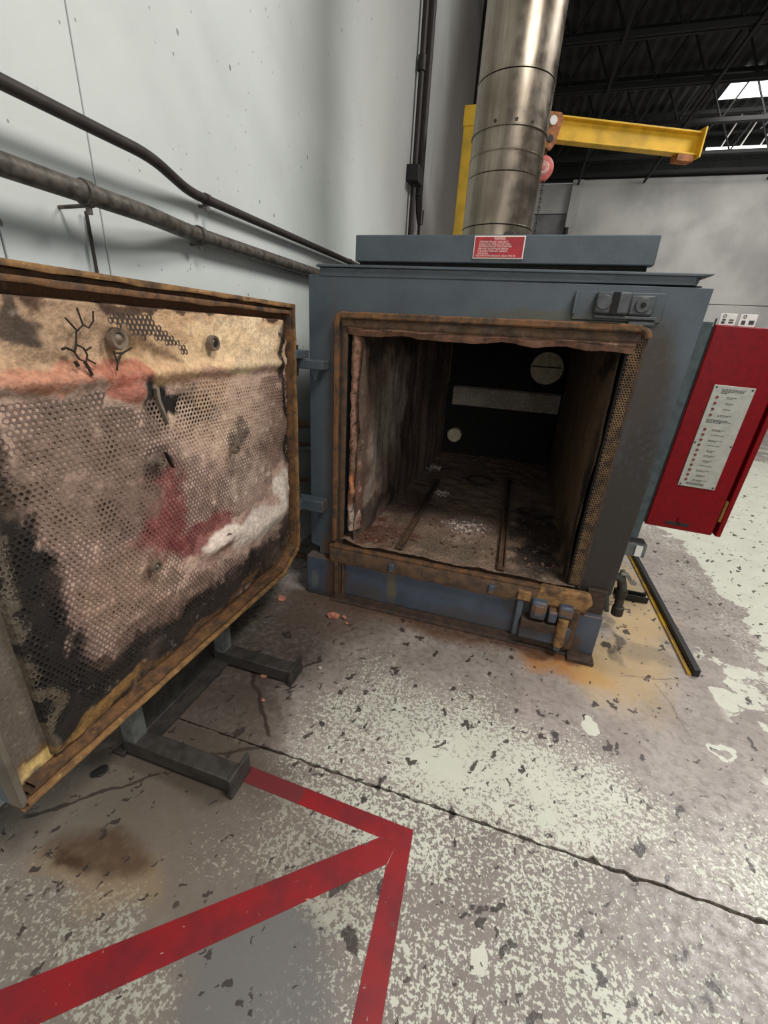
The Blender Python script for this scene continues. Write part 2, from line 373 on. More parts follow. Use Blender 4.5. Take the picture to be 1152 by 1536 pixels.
fade = t.step(n2, .3, .8, .3, .55)
t.bump(t.math('ADD', t.math('MULTIPLY', paint, .5), n2), .25, .004)
m_floor = t.done(c, fade)
floor_col = c
# red line paint, scuffed
t = NT('scuffed_red_line_paint'); n = t.noise(8, 4)
c = t.mix(t.step(n, .35, .7), (140, 14, 24), (108, 20, 28))
c = t.mix(t.step(t.noise(60, 4, .7), .66, .72, 0, .8), c, (196, 178, 160))
c = t.mix(t.blob((.36, -1.11, 0), (.16, .08, .2), t.warp(.02, 20), (1.05, .95)), c, (104, 34, 38))
c = t.mix(t.step(t.voro(9, t.warp(.06, 20)), .1, .06, 0, .9), c, (84, 68, 62))
m_redline = t.done(c, .5)

# ================================================================== the setting
def structure(o): o['kind'] = 'structure'; return o
fl = structure(MB().box(-.5, 12, -6, 14.2, -.10, -.014).build('floor', simple('joint_filler', (84, 74, 66), .9), None))
rnd = random.Random(4)
def slab(x0, x1, y0, y1, rough=True):
    n = int((x1-x0)/.02); xs = [x0+(x1-x0)*i/n for i in range(n+1)]
    e = [rnd.gauss(0, .0022)+(-.012*rnd.random() if rnd.random() < .04 else 0) for _ in xs]
    e = [(.005 if x < .31 else k) for x, k in zip(xs, e)]
    if y1 < 0: pts = [(x1, y0), *[(x, y1+k) for x, k in zip(xs[::-1], e)], (x0, y0)]
    else: pts = [(x0, y1), *[(x, y0-k) for x, k in zip(xs, e)], (x1, y1)]
    b = MB(); nn = len(pts)
    b.add([(p[0], p[1], 0) for p in pts]+[(p[0], p[1], -.014) for p in pts], [tuple(range(nn))]+[(i, (i+1) % nn, nn+(i+1) % nn, nn+i) for i in range(nn)])
    return b.build('slab', m_floor, fl, smooth=False)
slab(-.33, 12, -.9965, 14.1); slab(-.33, 12, -6, -1.0065)

wl = bpy.data.objects.new('wall_left', None); wl.location = (-.33, 0, 0); link(wl); structure(wl)
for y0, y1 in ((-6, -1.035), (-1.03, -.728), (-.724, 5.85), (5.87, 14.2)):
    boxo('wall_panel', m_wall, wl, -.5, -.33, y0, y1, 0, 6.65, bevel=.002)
wb = bpy.data.objects.new('wall_back', None); wb.location = (5, 14, 0); link(wb); structure(wb)
boxo('wall_panel', m_far, wb, 1.75, 12, 14, 14.2, 0, 2.72, bevel=.01); boxo('wall_panel', m_far, wb, 1.75, 12, 14, 14.2, 2.735, 5.82, bevel=.01)
boxo('wall_panel', m_fardark, wb, -.33, 1.45, 14.1, 14.3, 0, 5.0, bevel=.01); boxo('wall_panel', m_far, wb, -.33, 1.45, 14.1, 14.3, 5.02, 5.75, bevel=.01)
boxo('pilaster', m_far, wb, 1.45, 1.75, 13.92, 14.2, 0, 5.8, bevel=.01)
boxo('upper_cladding', m_joist, wb, -.33, 12, 14.0, 14.2, 5.8, 6.65, bevel=.0)
boxo('ledge_beam', m_joist, wb, -.33, 12, 13.8, 14.2, 5.84, 6.08, bevel=.01)
MB().tube([(1.5, 13.8, 4.6), (1.5, 13.8, 3.2)], .06, 10).build('downpipe', m_condb, wb)

ce = structure(MB().build('ceiling', m_deck) if False else bpy.data.objects.new('ceiling', None)); ce.location = (5, 5, 6.6); link(ce)
SKY = (4.1, 5.6, 10.7, 11.9)
b = MB()
def corr(x0, x1, y0, y1):
    nx = max(2, int((x1-x0)/.1)); V = []; F = []
    for i in range(nx+1):
        x = x0+(x1-x0)*i/nx; z = 6.6+(.045 if i % 2 else 0)
        V += [(x, y0, z), (x, y1, z)]
    F = [(2*i, 2*i+1, 2*i+3, 2*i+2) for i in range(nx)]
    b.add(V, F)
corr(-.33, SKY[0], -7, 14.2); corr(SKY[1], 12, -7, 14.2); corr(SKY[0], SKY[1], -7, SKY[2]); corr(SKY[0], SKY[1], SKY[3], 14.2)
b.build('roof_deck', m_deck, ce, smooth=False)
t = NT('skylight_glow'); t.b.inputs['Emission Color'].default_value = (.95, 1, .98, 1); t.b.inputs['Emission Strength'].default_value = 3.0
m_glow = t.done((230, 240, 236), .4)
boxo('skylight', m_glow, ce, SKY[0], SKY[1], SKY[2], SKY[3], 6.61, 6.64, bevel=0)
for y in (4.6, 6.0, 7.4, 8.9, 10.5, 12.2, 13.4):
    j = MB()
    for dz in (5.75, 6.5):
        j.bar((-.33, y-.04, dz), (12, y-.04, dz), .05, .07); j.bar((-.33, y+.04, dz), (12, y+.04, dz), .05, .07)
    jo = j.build('roof_joist', m_joist, ce, smooth=False)
    k = MB(); n = 16
    for i in range(n):
        xa = -.3+12.3*i/n; xm = xa+12.3/n/2; xb = xa+12.3/n
        k.tube([(xa, y, 6.48), (xm, y, 5.77)], .018, 6); k.tube([(xm, y, 5.77), (xb, y, 6.48)], .018, 6)
    k.build('web_rods', m_joist, jo, kind='stuff')
for x in (1.6, 3.3, 6.2, 8.2):
    j = MB().bar((x, 4.2, 5.68), (x, 13.9, 5.68), .05, .05)
    j.build('bridging_bar', m_joist, ce, smooth=False)

# wall joint rod, wall conduits
def conduit(name, pts, r, mat, label, hang, group=None):
    o = thing(name, pts[0], label, 'pipe', group)
    P = [Vector(pts[0])]
    for i in range(1, len(pts)-1):
        a, p, c_ = Vector(pts[i-1]), Vector(pts[i]), Vector(pts[i+1]); l = min(.07, (p-a).length*.45, (c_-p).length*.45)
        p0, p1 = p+(a-p).normalized()*l, p+(c_-p).normalized()*l
        for k in range(7):
            u = k/6; P.append(p0*(1-u)**2+p*2*u*(1-u)+p1*u*u)
    P.append(Vector(pts[-1]))
    MB().tube(P, r, 18).build('pipe_run', mat, o)
    for h in hang:
        y = h; q = min(P, key=lambda v: abs(v.y-y)); i = P.index(q)
        a, b_ = (P[i-1], q) if i else (q, P[1])
        for k in range(len(P)-1):
            if P[k].y <= y <= P[k+1].y: a, b_ = P[k], P[k+1]
        u = (y-a.y)/max(1e-6, b_.y-a.y); pt = a+(b_-a)*u; d = (b_-a).normalized()
        MB().tube([pt-d*.012, pt+d*.012], r*1.22, 18).build('coupling', mat, o)
        hb = MB().tube([(-.33, y, pt.z-r-.004), (pt.x-r*.3, y, pt.z-r-.002)], .005, 8)
        hb.tube([(pt.x, y, pt.z-r), (pt.x, y, pt.z-r-.022)], .008, 8)
        hb.build('hanger', m_cond, o)
    return o
conduit('upper_pipe', [(-.23, -3.0, 1.873), (-.235, -.60, 1.866), (-.292, -.36, 1.836), (-.296, 2.0, 1.85)], .0165, m_condb, 'thinner upper dark pipe running along the white wall above the open furnace door', [-.27, 1.22])
conduit('lower_pipe', [(-.22, -3.0, 1.712), (-.225, -.66, 1.703), (-.285, -.40, 1.706), (-.285, 2.0, 1.71)], .026, m_cond, 'thicker lower grey pipe running along the white wall just above the furnace door', [-.86, -.34])
o = MB().tube([(-.315, -.79, 1.68), (-.318, -.785, 1.2), (-.318, -.775, .6)], .005, 8).build('hanging_rod', m_condb)
tag(o, 'thin dark vertical rod hanging on the white wall below the thicker pipe', 'rod')
o = MB().tube([(-.29, 5.9, 0), (-.29, 5.9, 6.55)], .035, 12).build('far_conduit', m_condb); tag(o, 'thin dark vertical pipe far along the left wall beside the yellow post', 'pipe')
v = thing('vertical_conduit', (-.28, 2.72, 2), 'taller of two dark vertical pipes on left wall, left one with square bracket', 'pipe')
MB().tube([(-.285, 2.74, 0), (-.285, 2.74, 6.6)], .024, 14).build('pipe_run', m_condb, v)
boxo('bracket', m_black, v, -.33, -.22, 2.62, 2.82, 2.70, 2.82)
for z in (3.5,): MB().tube([(-.285, 2.74, z), (-.285, 2.74, z+.1)], .035, 14).build('coupling', m_condb, v)
v = thing('vertical_conduit', (-.28, 2.95, 2), 'right one of two dark vertical pipes on left wall, thicker above and thin hook below', 'pipe')
MB().tube([(-.28, 2.95, 2.66), (-.28, 2.95, 6.6)], .034, 14).build('pipe_run', m_condb, v)
MB().tube([(-.28, 2.95, 2.66), (-.275, 2.98, 2.52), (-.275, 3.02, 2.44)], [.034, .03, .016], 14).build('reducer', m_condb, v)
MB().tube([(-.275, 3.02, 2.46), (-.275, 3.04, 0)], .014, 10).build('lower_run', m_condb, v)
MB().tube([(-.275, 3.05, 2.44), (-.26, 3.09, 2.46), (-.26, 3.1, 2.58)], .008, 8).build('hook', m_condb, v)

# ================================================================== the oven
ov = thing('burn_off_furnace', (.77, 1.0, 0), 'large blue-grey steel burn-off furnace with rusty open chamber', 'furnace')
# shell
s = MB()
s.box(.03, .175, .03, 2.42, .05, 1.62); s.box(1.38, 1.53, .03, 2.42, .05, 1.62); s.box(.03, 1.53, .03, 2.42, 1.46, 1.62); s.box(.03, 1.53, 2.25, 2.42, .05, 1.62); s.box(.03, 1.53, .03, 2.42, .02, .3)
s.build('body_shell', m_blue, ov)
# front plate with its opening and the notched lower left corner
OX0, OX1, OZ0, OZ1 = .185, 1.345, .33, 1.40
def ring_plate(outer, inner, y0, y1):
    b = MB(); n = len(outer)
    V = [(p[0], y0, p[1]) for p in outer]+[(p[0], y0, p[1]) for p in inner]+[(p[0], y1, p[1]) for p in outer]+[(p[0], y1, p[1]) for p in inner]
    F = []
    for i in range(n):
        j = (i+1) % n
        F += [(i, j, n+j, n+i), (2*n+i, 3*n+i, 3*n+j, 2*n+j), (i, 2*n+i, 2*n+j, j), (n+i, n+j, 3*n+j, 3*n+i)]
    return b.add(V, F)
ring_plate([(0, .30), (.05, .285), (.05, .245), (1.534, .336), (1.56, 1.612), (0, 1.625)],
           [(OX0, .5), (OX0, .40), (OX0, OZ0), (OX1, OZ0), (OX1, OZ1), (OX0, OZ1)], 0, .03).build('front_plate', m_plate, ov, bevel=.003)
boxo('roof_cap', m_plate, ov, .055, 1.50, -.003, 2.42, 1.618, 1.652)
MB().prism([(.04, 1.654), (1.50, 1.645), (1.540, 1.648), (1.545, 1.654), (.05, 1.664)], 'y', -.016, .1).build('drip_flange', m_blue, ov, bevel=.002)
MB().prism([(1.50, 1.60), (1.506, 1.60), (1.52, 1.648), (1.50, 1.648)], 'y', .03, .2).build('flange_bracket', m_blue, ov)
boxo('hood_panel', m_plate, ov, .22, 1.353, -.005, .04, 1.676, 1.772, bevel=.004)
boxo('hood_shadow_gap', m_soot_shade, ov, .235, 1.335, .012, .05, 1.66, 1.68, bevel=0)  # black box put in as the shade under the hood
for x in (.26, 1.29): boxo('hood_rail', m_blue, ov, x, x+.03, .04, .9, 1.652, 1.74)
# rim round the opening
def wobble(poly_pts, r, seed, amp=.004):
    rr = random.Random(seed); return [(p[0]+rr.uniform(-amp, amp), p[1]+rr.uniform(-amp, amp)*.5, p[2]+rr.uniform(-amp, amp)) for p in poly_pts]
ROUT = [(.138, .33), (.138, 1.44), (.165, 1.478), (1.372, 1.478), (1.395, 1.45), (1.40, .36)]
def rimbar(a, b_, w, d, mat, seed, name='rim_bar'):
    n = 26; m = MB(); A, B = Vector((a[0], 0, a[1])), Vector((b_[0], 0, b_[1])); d_ = (B-A).normalized(); sd = Vector((d_.z, 0, -d_.x))
    rr = random.Random(seed); V = []; F = []
    for i in range(n+1):
        p = A.lerp(B, i/n); w2 = w/2*(1+rr.uniform(-.08, .08)); yy = -d*(1+rr.uniform(-.12, .12))
        for sgn, y in ((-1, .0), (-1, yy*.8), (-.6, yy), (.6, yy), (1, yy*.8), (1, .0)):
            q = p+sd*(sgn*w2); V.append((q.x, y, q.z))
    for i in range(n):
        for k in range(5): F.append((i*6+k, i*6+k+1, i*6+k+7, i*6+k+6))
    F.append((0, 1, 2, 3, 4, 5)); F.append(tuple(n*6+k for k in (5, 4, 3, 2, 1, 0)))
    return m.add(V, F).build(name, mat, ov)
rimbar((.148, .36), (.148, 1.444), .024, .032, m_rust, 1); rimbar((.176, 1.468), (1.362, 1.472), .028, .032, m_rust, 2)
for sx_, cxr in ((-1, .178), (1, 1.36)):
    MB().tube([(cxr+sx_*.030*math.cos(a), -.016, 1.44+.030*math.sin(a)) for a in np.linspace(0, math.pi/2, 8)], .016, 10).build('rim_corner', m_rust, ov)
rimbar((.182, .36), (.182, 1.435), .026, .012, m_rustd, 3, 'rim_channel'); rimbar((.17, 1.435), (1.37, 1.438), .034, .02, m_rustd, 4, 'rim_channel')
rimbar((1.390, .35), (1.392, 1.46), .012, .010, m_rustk, 6)
# ragged refractory lip along the top of the opening
n = 90; xs = np.linspace(.2, 1.36, n); V = []; F = []
lo = 1.405-.03*fbm(np.c_[xs*9, xs*0, xs*0], 1, 4)
b = MB()
for i in range(n):
    V += [(xs[i], -.012, 1.43), (xs[i], -.018, (1.43+lo[i])/2), (xs[i], -.01, lo[i]), (xs[i], .05, lo[i]+.004), (xs[i], .05, 1.43)]
for i in range(n-1):
    for k in range(5): F.append((i*5+k, i*5+(k+1) % 5, (i+1)*5+(k+1) % 5, (i+1)*5+k))
F += [(0, 1, 2, 3, 4), tuple((n-1)*5+k for k in (4, 3, 2, 1, 0))]
b.add(V, F).build('refractory_lip', rust_mat('scorched_lip', (122, 86, 66), (84, 60, 46), (190, 160, 130), .35), ov)
# perforated strip on the right jamb
b = MB(); p = .0105; x0, x1 = 1.347, 1.384
def hexcell(b, c, ex, ey, en, R, r, dep=.003):
    V = []; c = Vector(c)
    for rad, off in ((R, 0), (r, 0), (r, -dep)):
        for k in range(6):
            a = math.pi/6+k*math.pi/3; V.append(c+ex*(rad*math.cos(a))+ey*(rad*math.sin(a))+en*off)
    F = []
    for k in range(6):
        j = (k+1) % 6; F += [(k, j, 6+j, 6+k), (6+k, 6+j, 12+j, 12+k)]
    b.add(V, F)
rowh = p*math.sqrt(3)/2; z = .37; k = 0
while z < 1.44:
    for i in range(4):
        x = x0+p*(i+.5*(k % 2))
        if x < x1+.004: hexcell(b, (x+.0, -.010+random.uniform(-.001, .001), z), Vector((1, 0, 0)), Vector((0, 0, 1)), Vector((0, -1, 0)), p/math.sqrt(3), p*.34)
    z += rowh; k += 1
b.build('perforated_strip', simple('rusty_perforated_steel', (122, 96, 66), .7, .2, c2=(70, 54, 40)), ov, smooth=False, kind='stuff')
boxo('jamb_backing', m_soot_shade, ov, 1.335, 1.392, -.004, .04, .36, 1.43)
# sill
sl = MB().prism([(-.058, .243), (-.058, .305), (-.045, .325), (.03, .342), (.03, .243)], 'x', .135, 1.44).build('sill', m_rustd, ov, bevel=.004)
boxo('sill_lip', m_rust, ov, .13, 1.43, -.05, -.02, .322, .337, bevel=.004)
for x, w, z, mt in ((.49, .028, .285, m_base), (1.0, .028, .283, m_base), (1.155, .06, .285, m_rusty)):
    MB().box(x-w/2, x+w/2, -.076, -.05, z-.025, z+.022).build('tab', mt, sl, bevel=.004)
MB().prism([(1.20, .25), (1.43, .25), (1.46, .30), (1.44, .35), (1.22, .35)], 'y', -.066, -.02).build('rust_scab', m_rusty, ov, bevel=.015, seg=3)
# base
boxo('base_panel', m_base, ov, .20, 1.40, -.035, .03, .035, .243)
boxo('base_post', m_base, ov, -.005, .20, -.045, .04, .0, .243); boxo('base_post', m_base, ov, 1.395, 1.517, -.05, .04, .02, .235)
boxo('base_trim', m_rustd, ov, .165, .185, -.058, -.03, .0, .243); boxo('base_trim', m_rustd, ov, .205, .218, -.05, -.03, .03, .243)
MB().prism([(-.075, 0), (-.075, .008), (-.055, .012), (-.05, .04), (-.04, .04), (-.03, 0)], 'x', .15, 1.46).build('skid_angle', m_rustk, ov)
boxo('base_gusset', m_rustk, ov, 1.43, 1.515, -.02, .1, .2, .36)
boxo('foot_plate', m_rustk, ov, 1.40, 1.52, -.11, .06, 0, .02)
# lower latch
DXL, DZL = .03, .022
def lbox(name, mat, par, x0, x1, y0, y1, z0, z1, **k): return boxo(name, mat, par, x0+DXL, x1+DXL, y0, y1, z0+DZL, z1+DZL, **k)
lbox('latch_block', m_base, ov, 1.13, 1.36, -.085, -.03, .035, .14, bevel=.006); lbox('latch_step', m_rustk, ov, 1.13, 1.30, -.10, -.03, .10, .15, bevel=.006)
lt2 = lbox('latch_housing', m_base, ov, 1.165, 1.235, -.105, -.03, .165, .262, bevel=.012)
lbox('latch_face', m_base, lt2, 1.178, 1.222, -.112, -.10, .185, .248, bevel=.008)
lbox('latch_lug', m_base, ov, 1.245, 1.285, -.105, -.03, .165, .225, bevel=.008); lbox('latch_lug', m_base, ov, 1.285, 1.35, -.105, -.03, .20, .262, bevel=.012)
MB().tube([(1.345, -.10, .075), (1.345, -.10, .22)], .024, 14).build('latch_pin', m_rusty, ov)
lbox('latch_rib', m_rustd, ov, 1.345, 1.385, -.07, -.03, .01, .235, bevel=.008); lbox('latch_stop', m_blue, ov, 1.10, 1.13, -.07, -.03, .03, .235, bevel=.006)
lbox('latch_tongue', m_blue, ov, 1.30, 1.33, -.11, -.05, .02, .06, bevel=.004)
m_catch = simple('grimy_catch_paint', (74, 78, 80), .5, c2=(58, 60, 60), scale=40)
# upper catch
boxo('catch_plate', m_plate, ov, 1.115, 1.42, -.012, 0, 1.492, 1.59)
ca = boxo('catch_body', m_catch, ov, 1.185, 1.30, -.05, -.01, 1.515, 1.588, bevel=.006)
boxo('catch_slot', m_soot_shade, ca, 1.237, 1.262, -.054, -.045, 1.518, 1.586, bevel=.001)
disc((1.212, -.03, 1.552), (0, -1, 0), .026, .026).build('roller', m_catch, ca, bevel=.003)
cb = boxo('catch_pad', m_catch, ov, 1.30, 1.385, -.03, -.01, 1.512, 1.582, bevel=.008)
disc((1.345, -.025, 1.548), (0, -1, 0), .026, .012).build('boss', m_catch, cb, bevel=.003); disc((1.345, -.036, 1.548), (0, -1, 0), .009, .004).build('bolt_hole', m_soot_shade, cb)
boxo('catch_ledge', m_catch, ov, 1.19, 1.40, -.034, -.01, 1.50, 1.510, bevel=.002); boxo('catch_stop', m_plate, ov, 1.112, 1.122, -.03, -.01, 1.51, 1.59, bevel=.002)
boxo('catch_weld', m_catch, ov, 1.31, 1.40, -.03, -.01, 1.478, 1.497, bevel=.006)
# chamber
def hearth_z(x, y):
    q = np.c_[np.atleast_1d(x), np.atleast_1d(y), 0*np.atleast_1d(y)+.352]; return .352+(fbm(q, 12, 5)-.5)*.03+.022*sstep(.28, .2, q[:, 0])
def chamber(name, P, nu, nv, base, spots, mat=m_lining, wsc=7):
    C = np.tile(lin(base), (len(P), 1)); nz = fbm(P, wsc, 5); w = np.c_[fbm(P+5, wsc, 4), fbm(P+11, wsc, 4), fbm(P+23, wsc, 4)]-.5
    C *= (.65+.7*nz)[:, None]
    for ce, r, cl, k in spots:
        d = np.linalg.norm((P+w*.35-np.array(ce))/np.array(r), axis=1); m = sstep(1.2, .5, d)*k*(.5+nz)
        m = np.clip(m, 0, 1)[:, None]; C = C*(1-m)+lin(cl)*m
    return grid(name, P, nu, nv, mat, ov, C)
def uv(nu, nv): u, v_ = np.meshgrid(np.linspace(0, 1, nu), np.linspace(0, 1, nv)); return u.ravel(), v_.ravel()
U, V_ = uv(150, 90); Y = .0+2.2*U; Z = .34+1.08*V_
P = np.c_[.262+.03*U+.03*sstep(.62, .66, U), Y, Z]; nz = fbm(P, 5, 4); P[:, 0] += (nz-.5)*.05+(fbm(P*[1, 1, .12], 14, 3)-.5)*.03
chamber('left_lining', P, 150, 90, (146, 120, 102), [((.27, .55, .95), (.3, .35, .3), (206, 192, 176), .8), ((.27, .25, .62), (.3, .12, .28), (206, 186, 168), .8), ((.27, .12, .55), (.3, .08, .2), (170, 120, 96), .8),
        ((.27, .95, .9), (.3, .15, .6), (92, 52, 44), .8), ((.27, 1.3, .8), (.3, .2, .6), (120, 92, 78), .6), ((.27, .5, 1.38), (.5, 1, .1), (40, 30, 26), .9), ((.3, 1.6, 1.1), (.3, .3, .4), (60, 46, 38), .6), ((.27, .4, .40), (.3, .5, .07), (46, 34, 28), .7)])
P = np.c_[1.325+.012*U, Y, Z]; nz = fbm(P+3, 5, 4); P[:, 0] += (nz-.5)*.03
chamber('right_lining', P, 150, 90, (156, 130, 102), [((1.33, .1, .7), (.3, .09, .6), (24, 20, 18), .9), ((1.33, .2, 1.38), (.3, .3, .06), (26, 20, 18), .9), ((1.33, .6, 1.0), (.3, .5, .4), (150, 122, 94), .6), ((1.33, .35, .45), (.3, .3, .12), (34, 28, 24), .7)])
U, V_ = uv(110, 150); X_ = .19+1.18*U; Y = -.02+2.24*V_
P = np.c_[X_, Y, 0*U+.352]; P = np.c_[X_, Y, hearth_z(X_, Y)]
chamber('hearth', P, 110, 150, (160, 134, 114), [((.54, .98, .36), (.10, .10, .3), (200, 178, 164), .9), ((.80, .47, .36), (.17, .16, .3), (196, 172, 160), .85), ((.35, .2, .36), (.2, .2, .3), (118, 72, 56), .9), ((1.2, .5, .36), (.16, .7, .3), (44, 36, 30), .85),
        ((.33, 1.5, .36), (.08, .3, .3), (170, 160, 146), .8), ((.75, .15, .36), (.25, .14, .3), (120, 108, 88), .7), ((.8, 1.7, .36), (.6, .3, .3), (140, 114, 98), .7), ((.4, .6, .36), (.1, .3, .3), (110, 84, 74), .6)], m_hearth, 14)
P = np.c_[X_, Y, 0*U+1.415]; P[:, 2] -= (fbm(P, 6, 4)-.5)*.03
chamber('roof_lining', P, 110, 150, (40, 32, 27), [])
# back wall: black recesses with a pale refractory band between
bw = boxo('back_wall', m_soot_shade, ov, .19, 1.40, 2.22, 2.26, .3, 1.44)
U, V_ = uv(80, 16); P = np.c_[.375+.97*U, 2.15+0*U, .82+.18*V_]; P[:, 1] += (fbm(P, 14, 4)-.5)*.03
P[(U == 0) | (U == 1) | (V_ == 0) | (V_ == 1), 1] = 2.23
chamber('refractory_band', P, 80, 16, (226, 210, 190), [((1.27, 2.15, .9), (.08, .3, .06), (244, 236, 224), .8), ((.5, 2.15, .87), (.15, .3, .05), (236, 226, 210), .6)], m_lining)
pt = disc((1.165, 2.22, 1.205), (0, -1, 0), .135, .06, 40).build('burner_port', m_disc, ov, bevel=.006)
boxo('port_slot', m_wire, pt, 1.04, 1.285, 2.155, 2.165, 1.212, 1.222, bevel=0)
MB().tube([(1.165+.15*math.cos(a), 2.17, 1.205+.14*math.sin(a)) for a in np.linspace(math.pi*1.02, math.pi*2.05, 24)], .014, 8).build('port_ring', m_wire, ov)
tb = disc((.445, 2.22, .545), (0, -1, 0), .066, .09, 28).build('sight_tube', m_disc, ov, bevel=.012)
MB().tube([(.445+.068*math.cos(a), 2.14, .545+.068*math.sin(a)) for a in np.linspace(.2, math.pi*.95, 16)], .006, 6).build('tube_collar', m_washer, tb)
MB().tube([(.66+.16*math.cos(a), 2.16, 1.33+.09*math.sin(a)) for a in np.linspace(math.pi*1.05, math.pi*1.95, 20)], .008, 6).build('old_port_ring', m_wire, ov)
MB().tube([(.335, 2.13, 1.42), (.34, 2.13, 1.03)], .006, 6).build('seam_strip', m_washer, ov)
boxo('corner_frame', m_wire, ov, 1.325, 1.35, 2.05, 2.16, .5, 1.15, bevel=.004)
# hearth rails
for x0_, x1_, ya, yb in ((.51, .485, .0, 1.2), (1.03, 1.012, -.01, 1.5)):
    r = MB().bar((x0_, ya, .372), (x1_, yb, .372), .036, .01); r.bar((x0_-.014, ya, .383), (x1_-.014, yb, .383), .008, .022); r.bar((x0_+.014, ya, .383), (x1_+.014, yb, .383), .008, .022)
    r.build('hearth_rail', m_rustd, ov, smooth=False)
MB().tube([(.79+.1*math.cos(a), 1.38+.1*math.sin(a), .375) for a in np.linspace(0, 5.4, 30)], .007, 6).build('wire_loop', m_wire, ov)
# torn insulation down the left jamb
U, V_ = uv(10, 120); Zt = .42+1.0*V_; P = np.c_[.212+.045*U, .005+.05*U, Zt]
rag = fbm(np.c_[Zt*14, 0*Zt, 0*Zt], 1, 4); P[:, 0] += U*(rag-.5)*.05+(fbm(P, 40, 3)-.5)*.014; P[:, 1] -= .03*np.sin(U*math.pi)*(.5+rag)
chamber('torn_insulation', P, 10, 120, (150, 112, 92), [((.23, .03, .70), (.1, .1, .07), (214, 140, 92), .9), ((.23, .03, .6), (.1, .1, .08), (124, 62, 54), .8), ((.24, .03, .52), (.1, .1, .1), (196, 176, 160), .8), ((.22, .03, .85), (.1, .1, .1), (120, 96, 80), .7), ((.23, .03, 1.1), (.1, .1, .2), (172, 130, 112), .6), ((.21, .0, .9), (.012, .1, .6), (40, 30, 26), .8)], m_ins, 20)
# hinges
for i, (z0, z1) in enumerate(((1.232, 1.272), (.525, .585))):
    h = boxo('hinge', m_plate, ov, -.07, .105, -.075, .0, z0, z1, bevel=.004)
    boxo('hinge_arm', m_blue, h, -.085, .01, -.145, -.02, z1+.005, z1+.04, bevel=.004) if i == 0 else boxo('hinge_arm', m_blue, h, -.085, -.01, -.145, -.05, z0+.005, z1-.005, bevel=.004)
    MB().tube([(-.04, -.06, z0-.035), (-.04, -.06, z1+.06)], .013, 12).build('hinge_pin', m_dark, h)
    MB().prism([(.03, z0), (.08, z0), (.06, z0-.05)], 'y', -.06, 0).build('gusset', m_plate, h)
# small pipes on the left side
for z, r in ((.91, .02), (.79, .012), (.765, .017), (.57, .012)):
    MB().tube([(.03, .3, z), (-.12, .3, z-.01), (-.31, .3, z-.035)], r, 10).build('side_pipe', m_rustd if r != .017 else m_standg, ov)
MB().tube([(-.02, .22, .06), (-.3, .30, .02)], .018, 10).build('side_drain', m_rustd, ov)
# right side fittings
dv = MB().tube([(1.50, .3, .30), (1.60, .3, .30), (1.645, .3, .285), (1.66, .3, .24), (1.672, .3, .10)], [.022, .022, .024, .024, .022], 14).build('drain_pipe', m_dark, ov)
MB().tube([(1.672, .3, .12), (1.674, .3, .065)], .03, 14).build('pipe_cap', m_condb, dv, bevel=.006); MB().tube([(1.663, .3, .22), (1.665, .3, .19)], .03, 14).build('pipe_union', m_condb, dv)
MB().tube([(1.64, .3, .30), (1.64, .3, .335)], .012, 10).build('valve_stem', m_valve, dv)
MB().prism([(1.63, .325), (1.67, .322), (1.70, .285), (1.72, .28), (1.715, .265), (1.69, .268), (1.66, .306), (1.63, .312)], 'y', .285, .31).build('valve_lever', m_valve, dv, bevel=.002)
MB().tube([(1.56, .36, .26), (1.60, .36, .22), (1.64, .36, .04)], .014, 10).build('drain_hose', m_standg, ov)
ob = boxo('outlet_box', m_standg, ov, 1.52, 1.705, .27, .36, .435, .505); boxo('outlet_face', m_white, ob, 1.655, 1.686, .262, .272, .442, .498, bevel=.001)
# warning sign on the hood
sg = boxo('warning_sign', m_signink, ov, .711, .900, -.010, -.004, 1.691, 1.767, bevel=.001)
boxo('sign_field', m_signred, sg, .715, .896, -.0115, -.009, 1.695, 1.763, bevel=0)
def text(body, x, y, z, size, mat, parent, width=None, name='lettering', al='LEFT'):
    cu = bpy.data.curves.new(name, 'FONT'); cu.body = body; cu.size = size; cu.align_x = al; cu.extrude = .0003
    o = bpy.data.objects.new(name, cu); o.rotation_euler = (math.pi/2, 0, 0); o.location = (x, y, z); cu.materials.append(mat)
    COL.objects.link(o)
    if width:
        bpy.context.view_layer.update(); w = o.dimensions.x
        if w > 0: o.scale = (width/w, 1, 1)
    me = bpy.data.meshes.new_from_object(o); m2 = bpy.data.objects.new(name, me)
    m2.location, m2.rotation_euler, m2.scale = o.location.copy(), o.rotation_euler.copy(), o.scale.copy()
    bpy.data.objects.remove(o); return link(m2, parent)
text('WARNING', .785, -.0118, 1.7535, .0115, m_signink, sg, .042)
for i, (b_, w_) in enumerate((('MAINTAIN THE UNIT AND KEEP IT', .107), ('CLEAN AT ALL TIMES. DO NOT OPEN', .115), ('OR OPERATE THE UNIT WITH DOOR OPEN', .123), ('KEEP AWAY. DO NOT PLACE ITEMS ON', .112), ('IT OR NEAR IT WHEN HOT. CONTENTS', .112), ('MUST BE DRY', .042))):
    text(b_, .732-.001*i, -.0118, 1.7445-.0078*i, .0082, m_signink, sg, w_)
text('POLLUTION CONTROL PRODUCTS   DALLAS, TEXAS USA', .722, -.0118, 1.6985, .0075, m_signink, sg, .150)

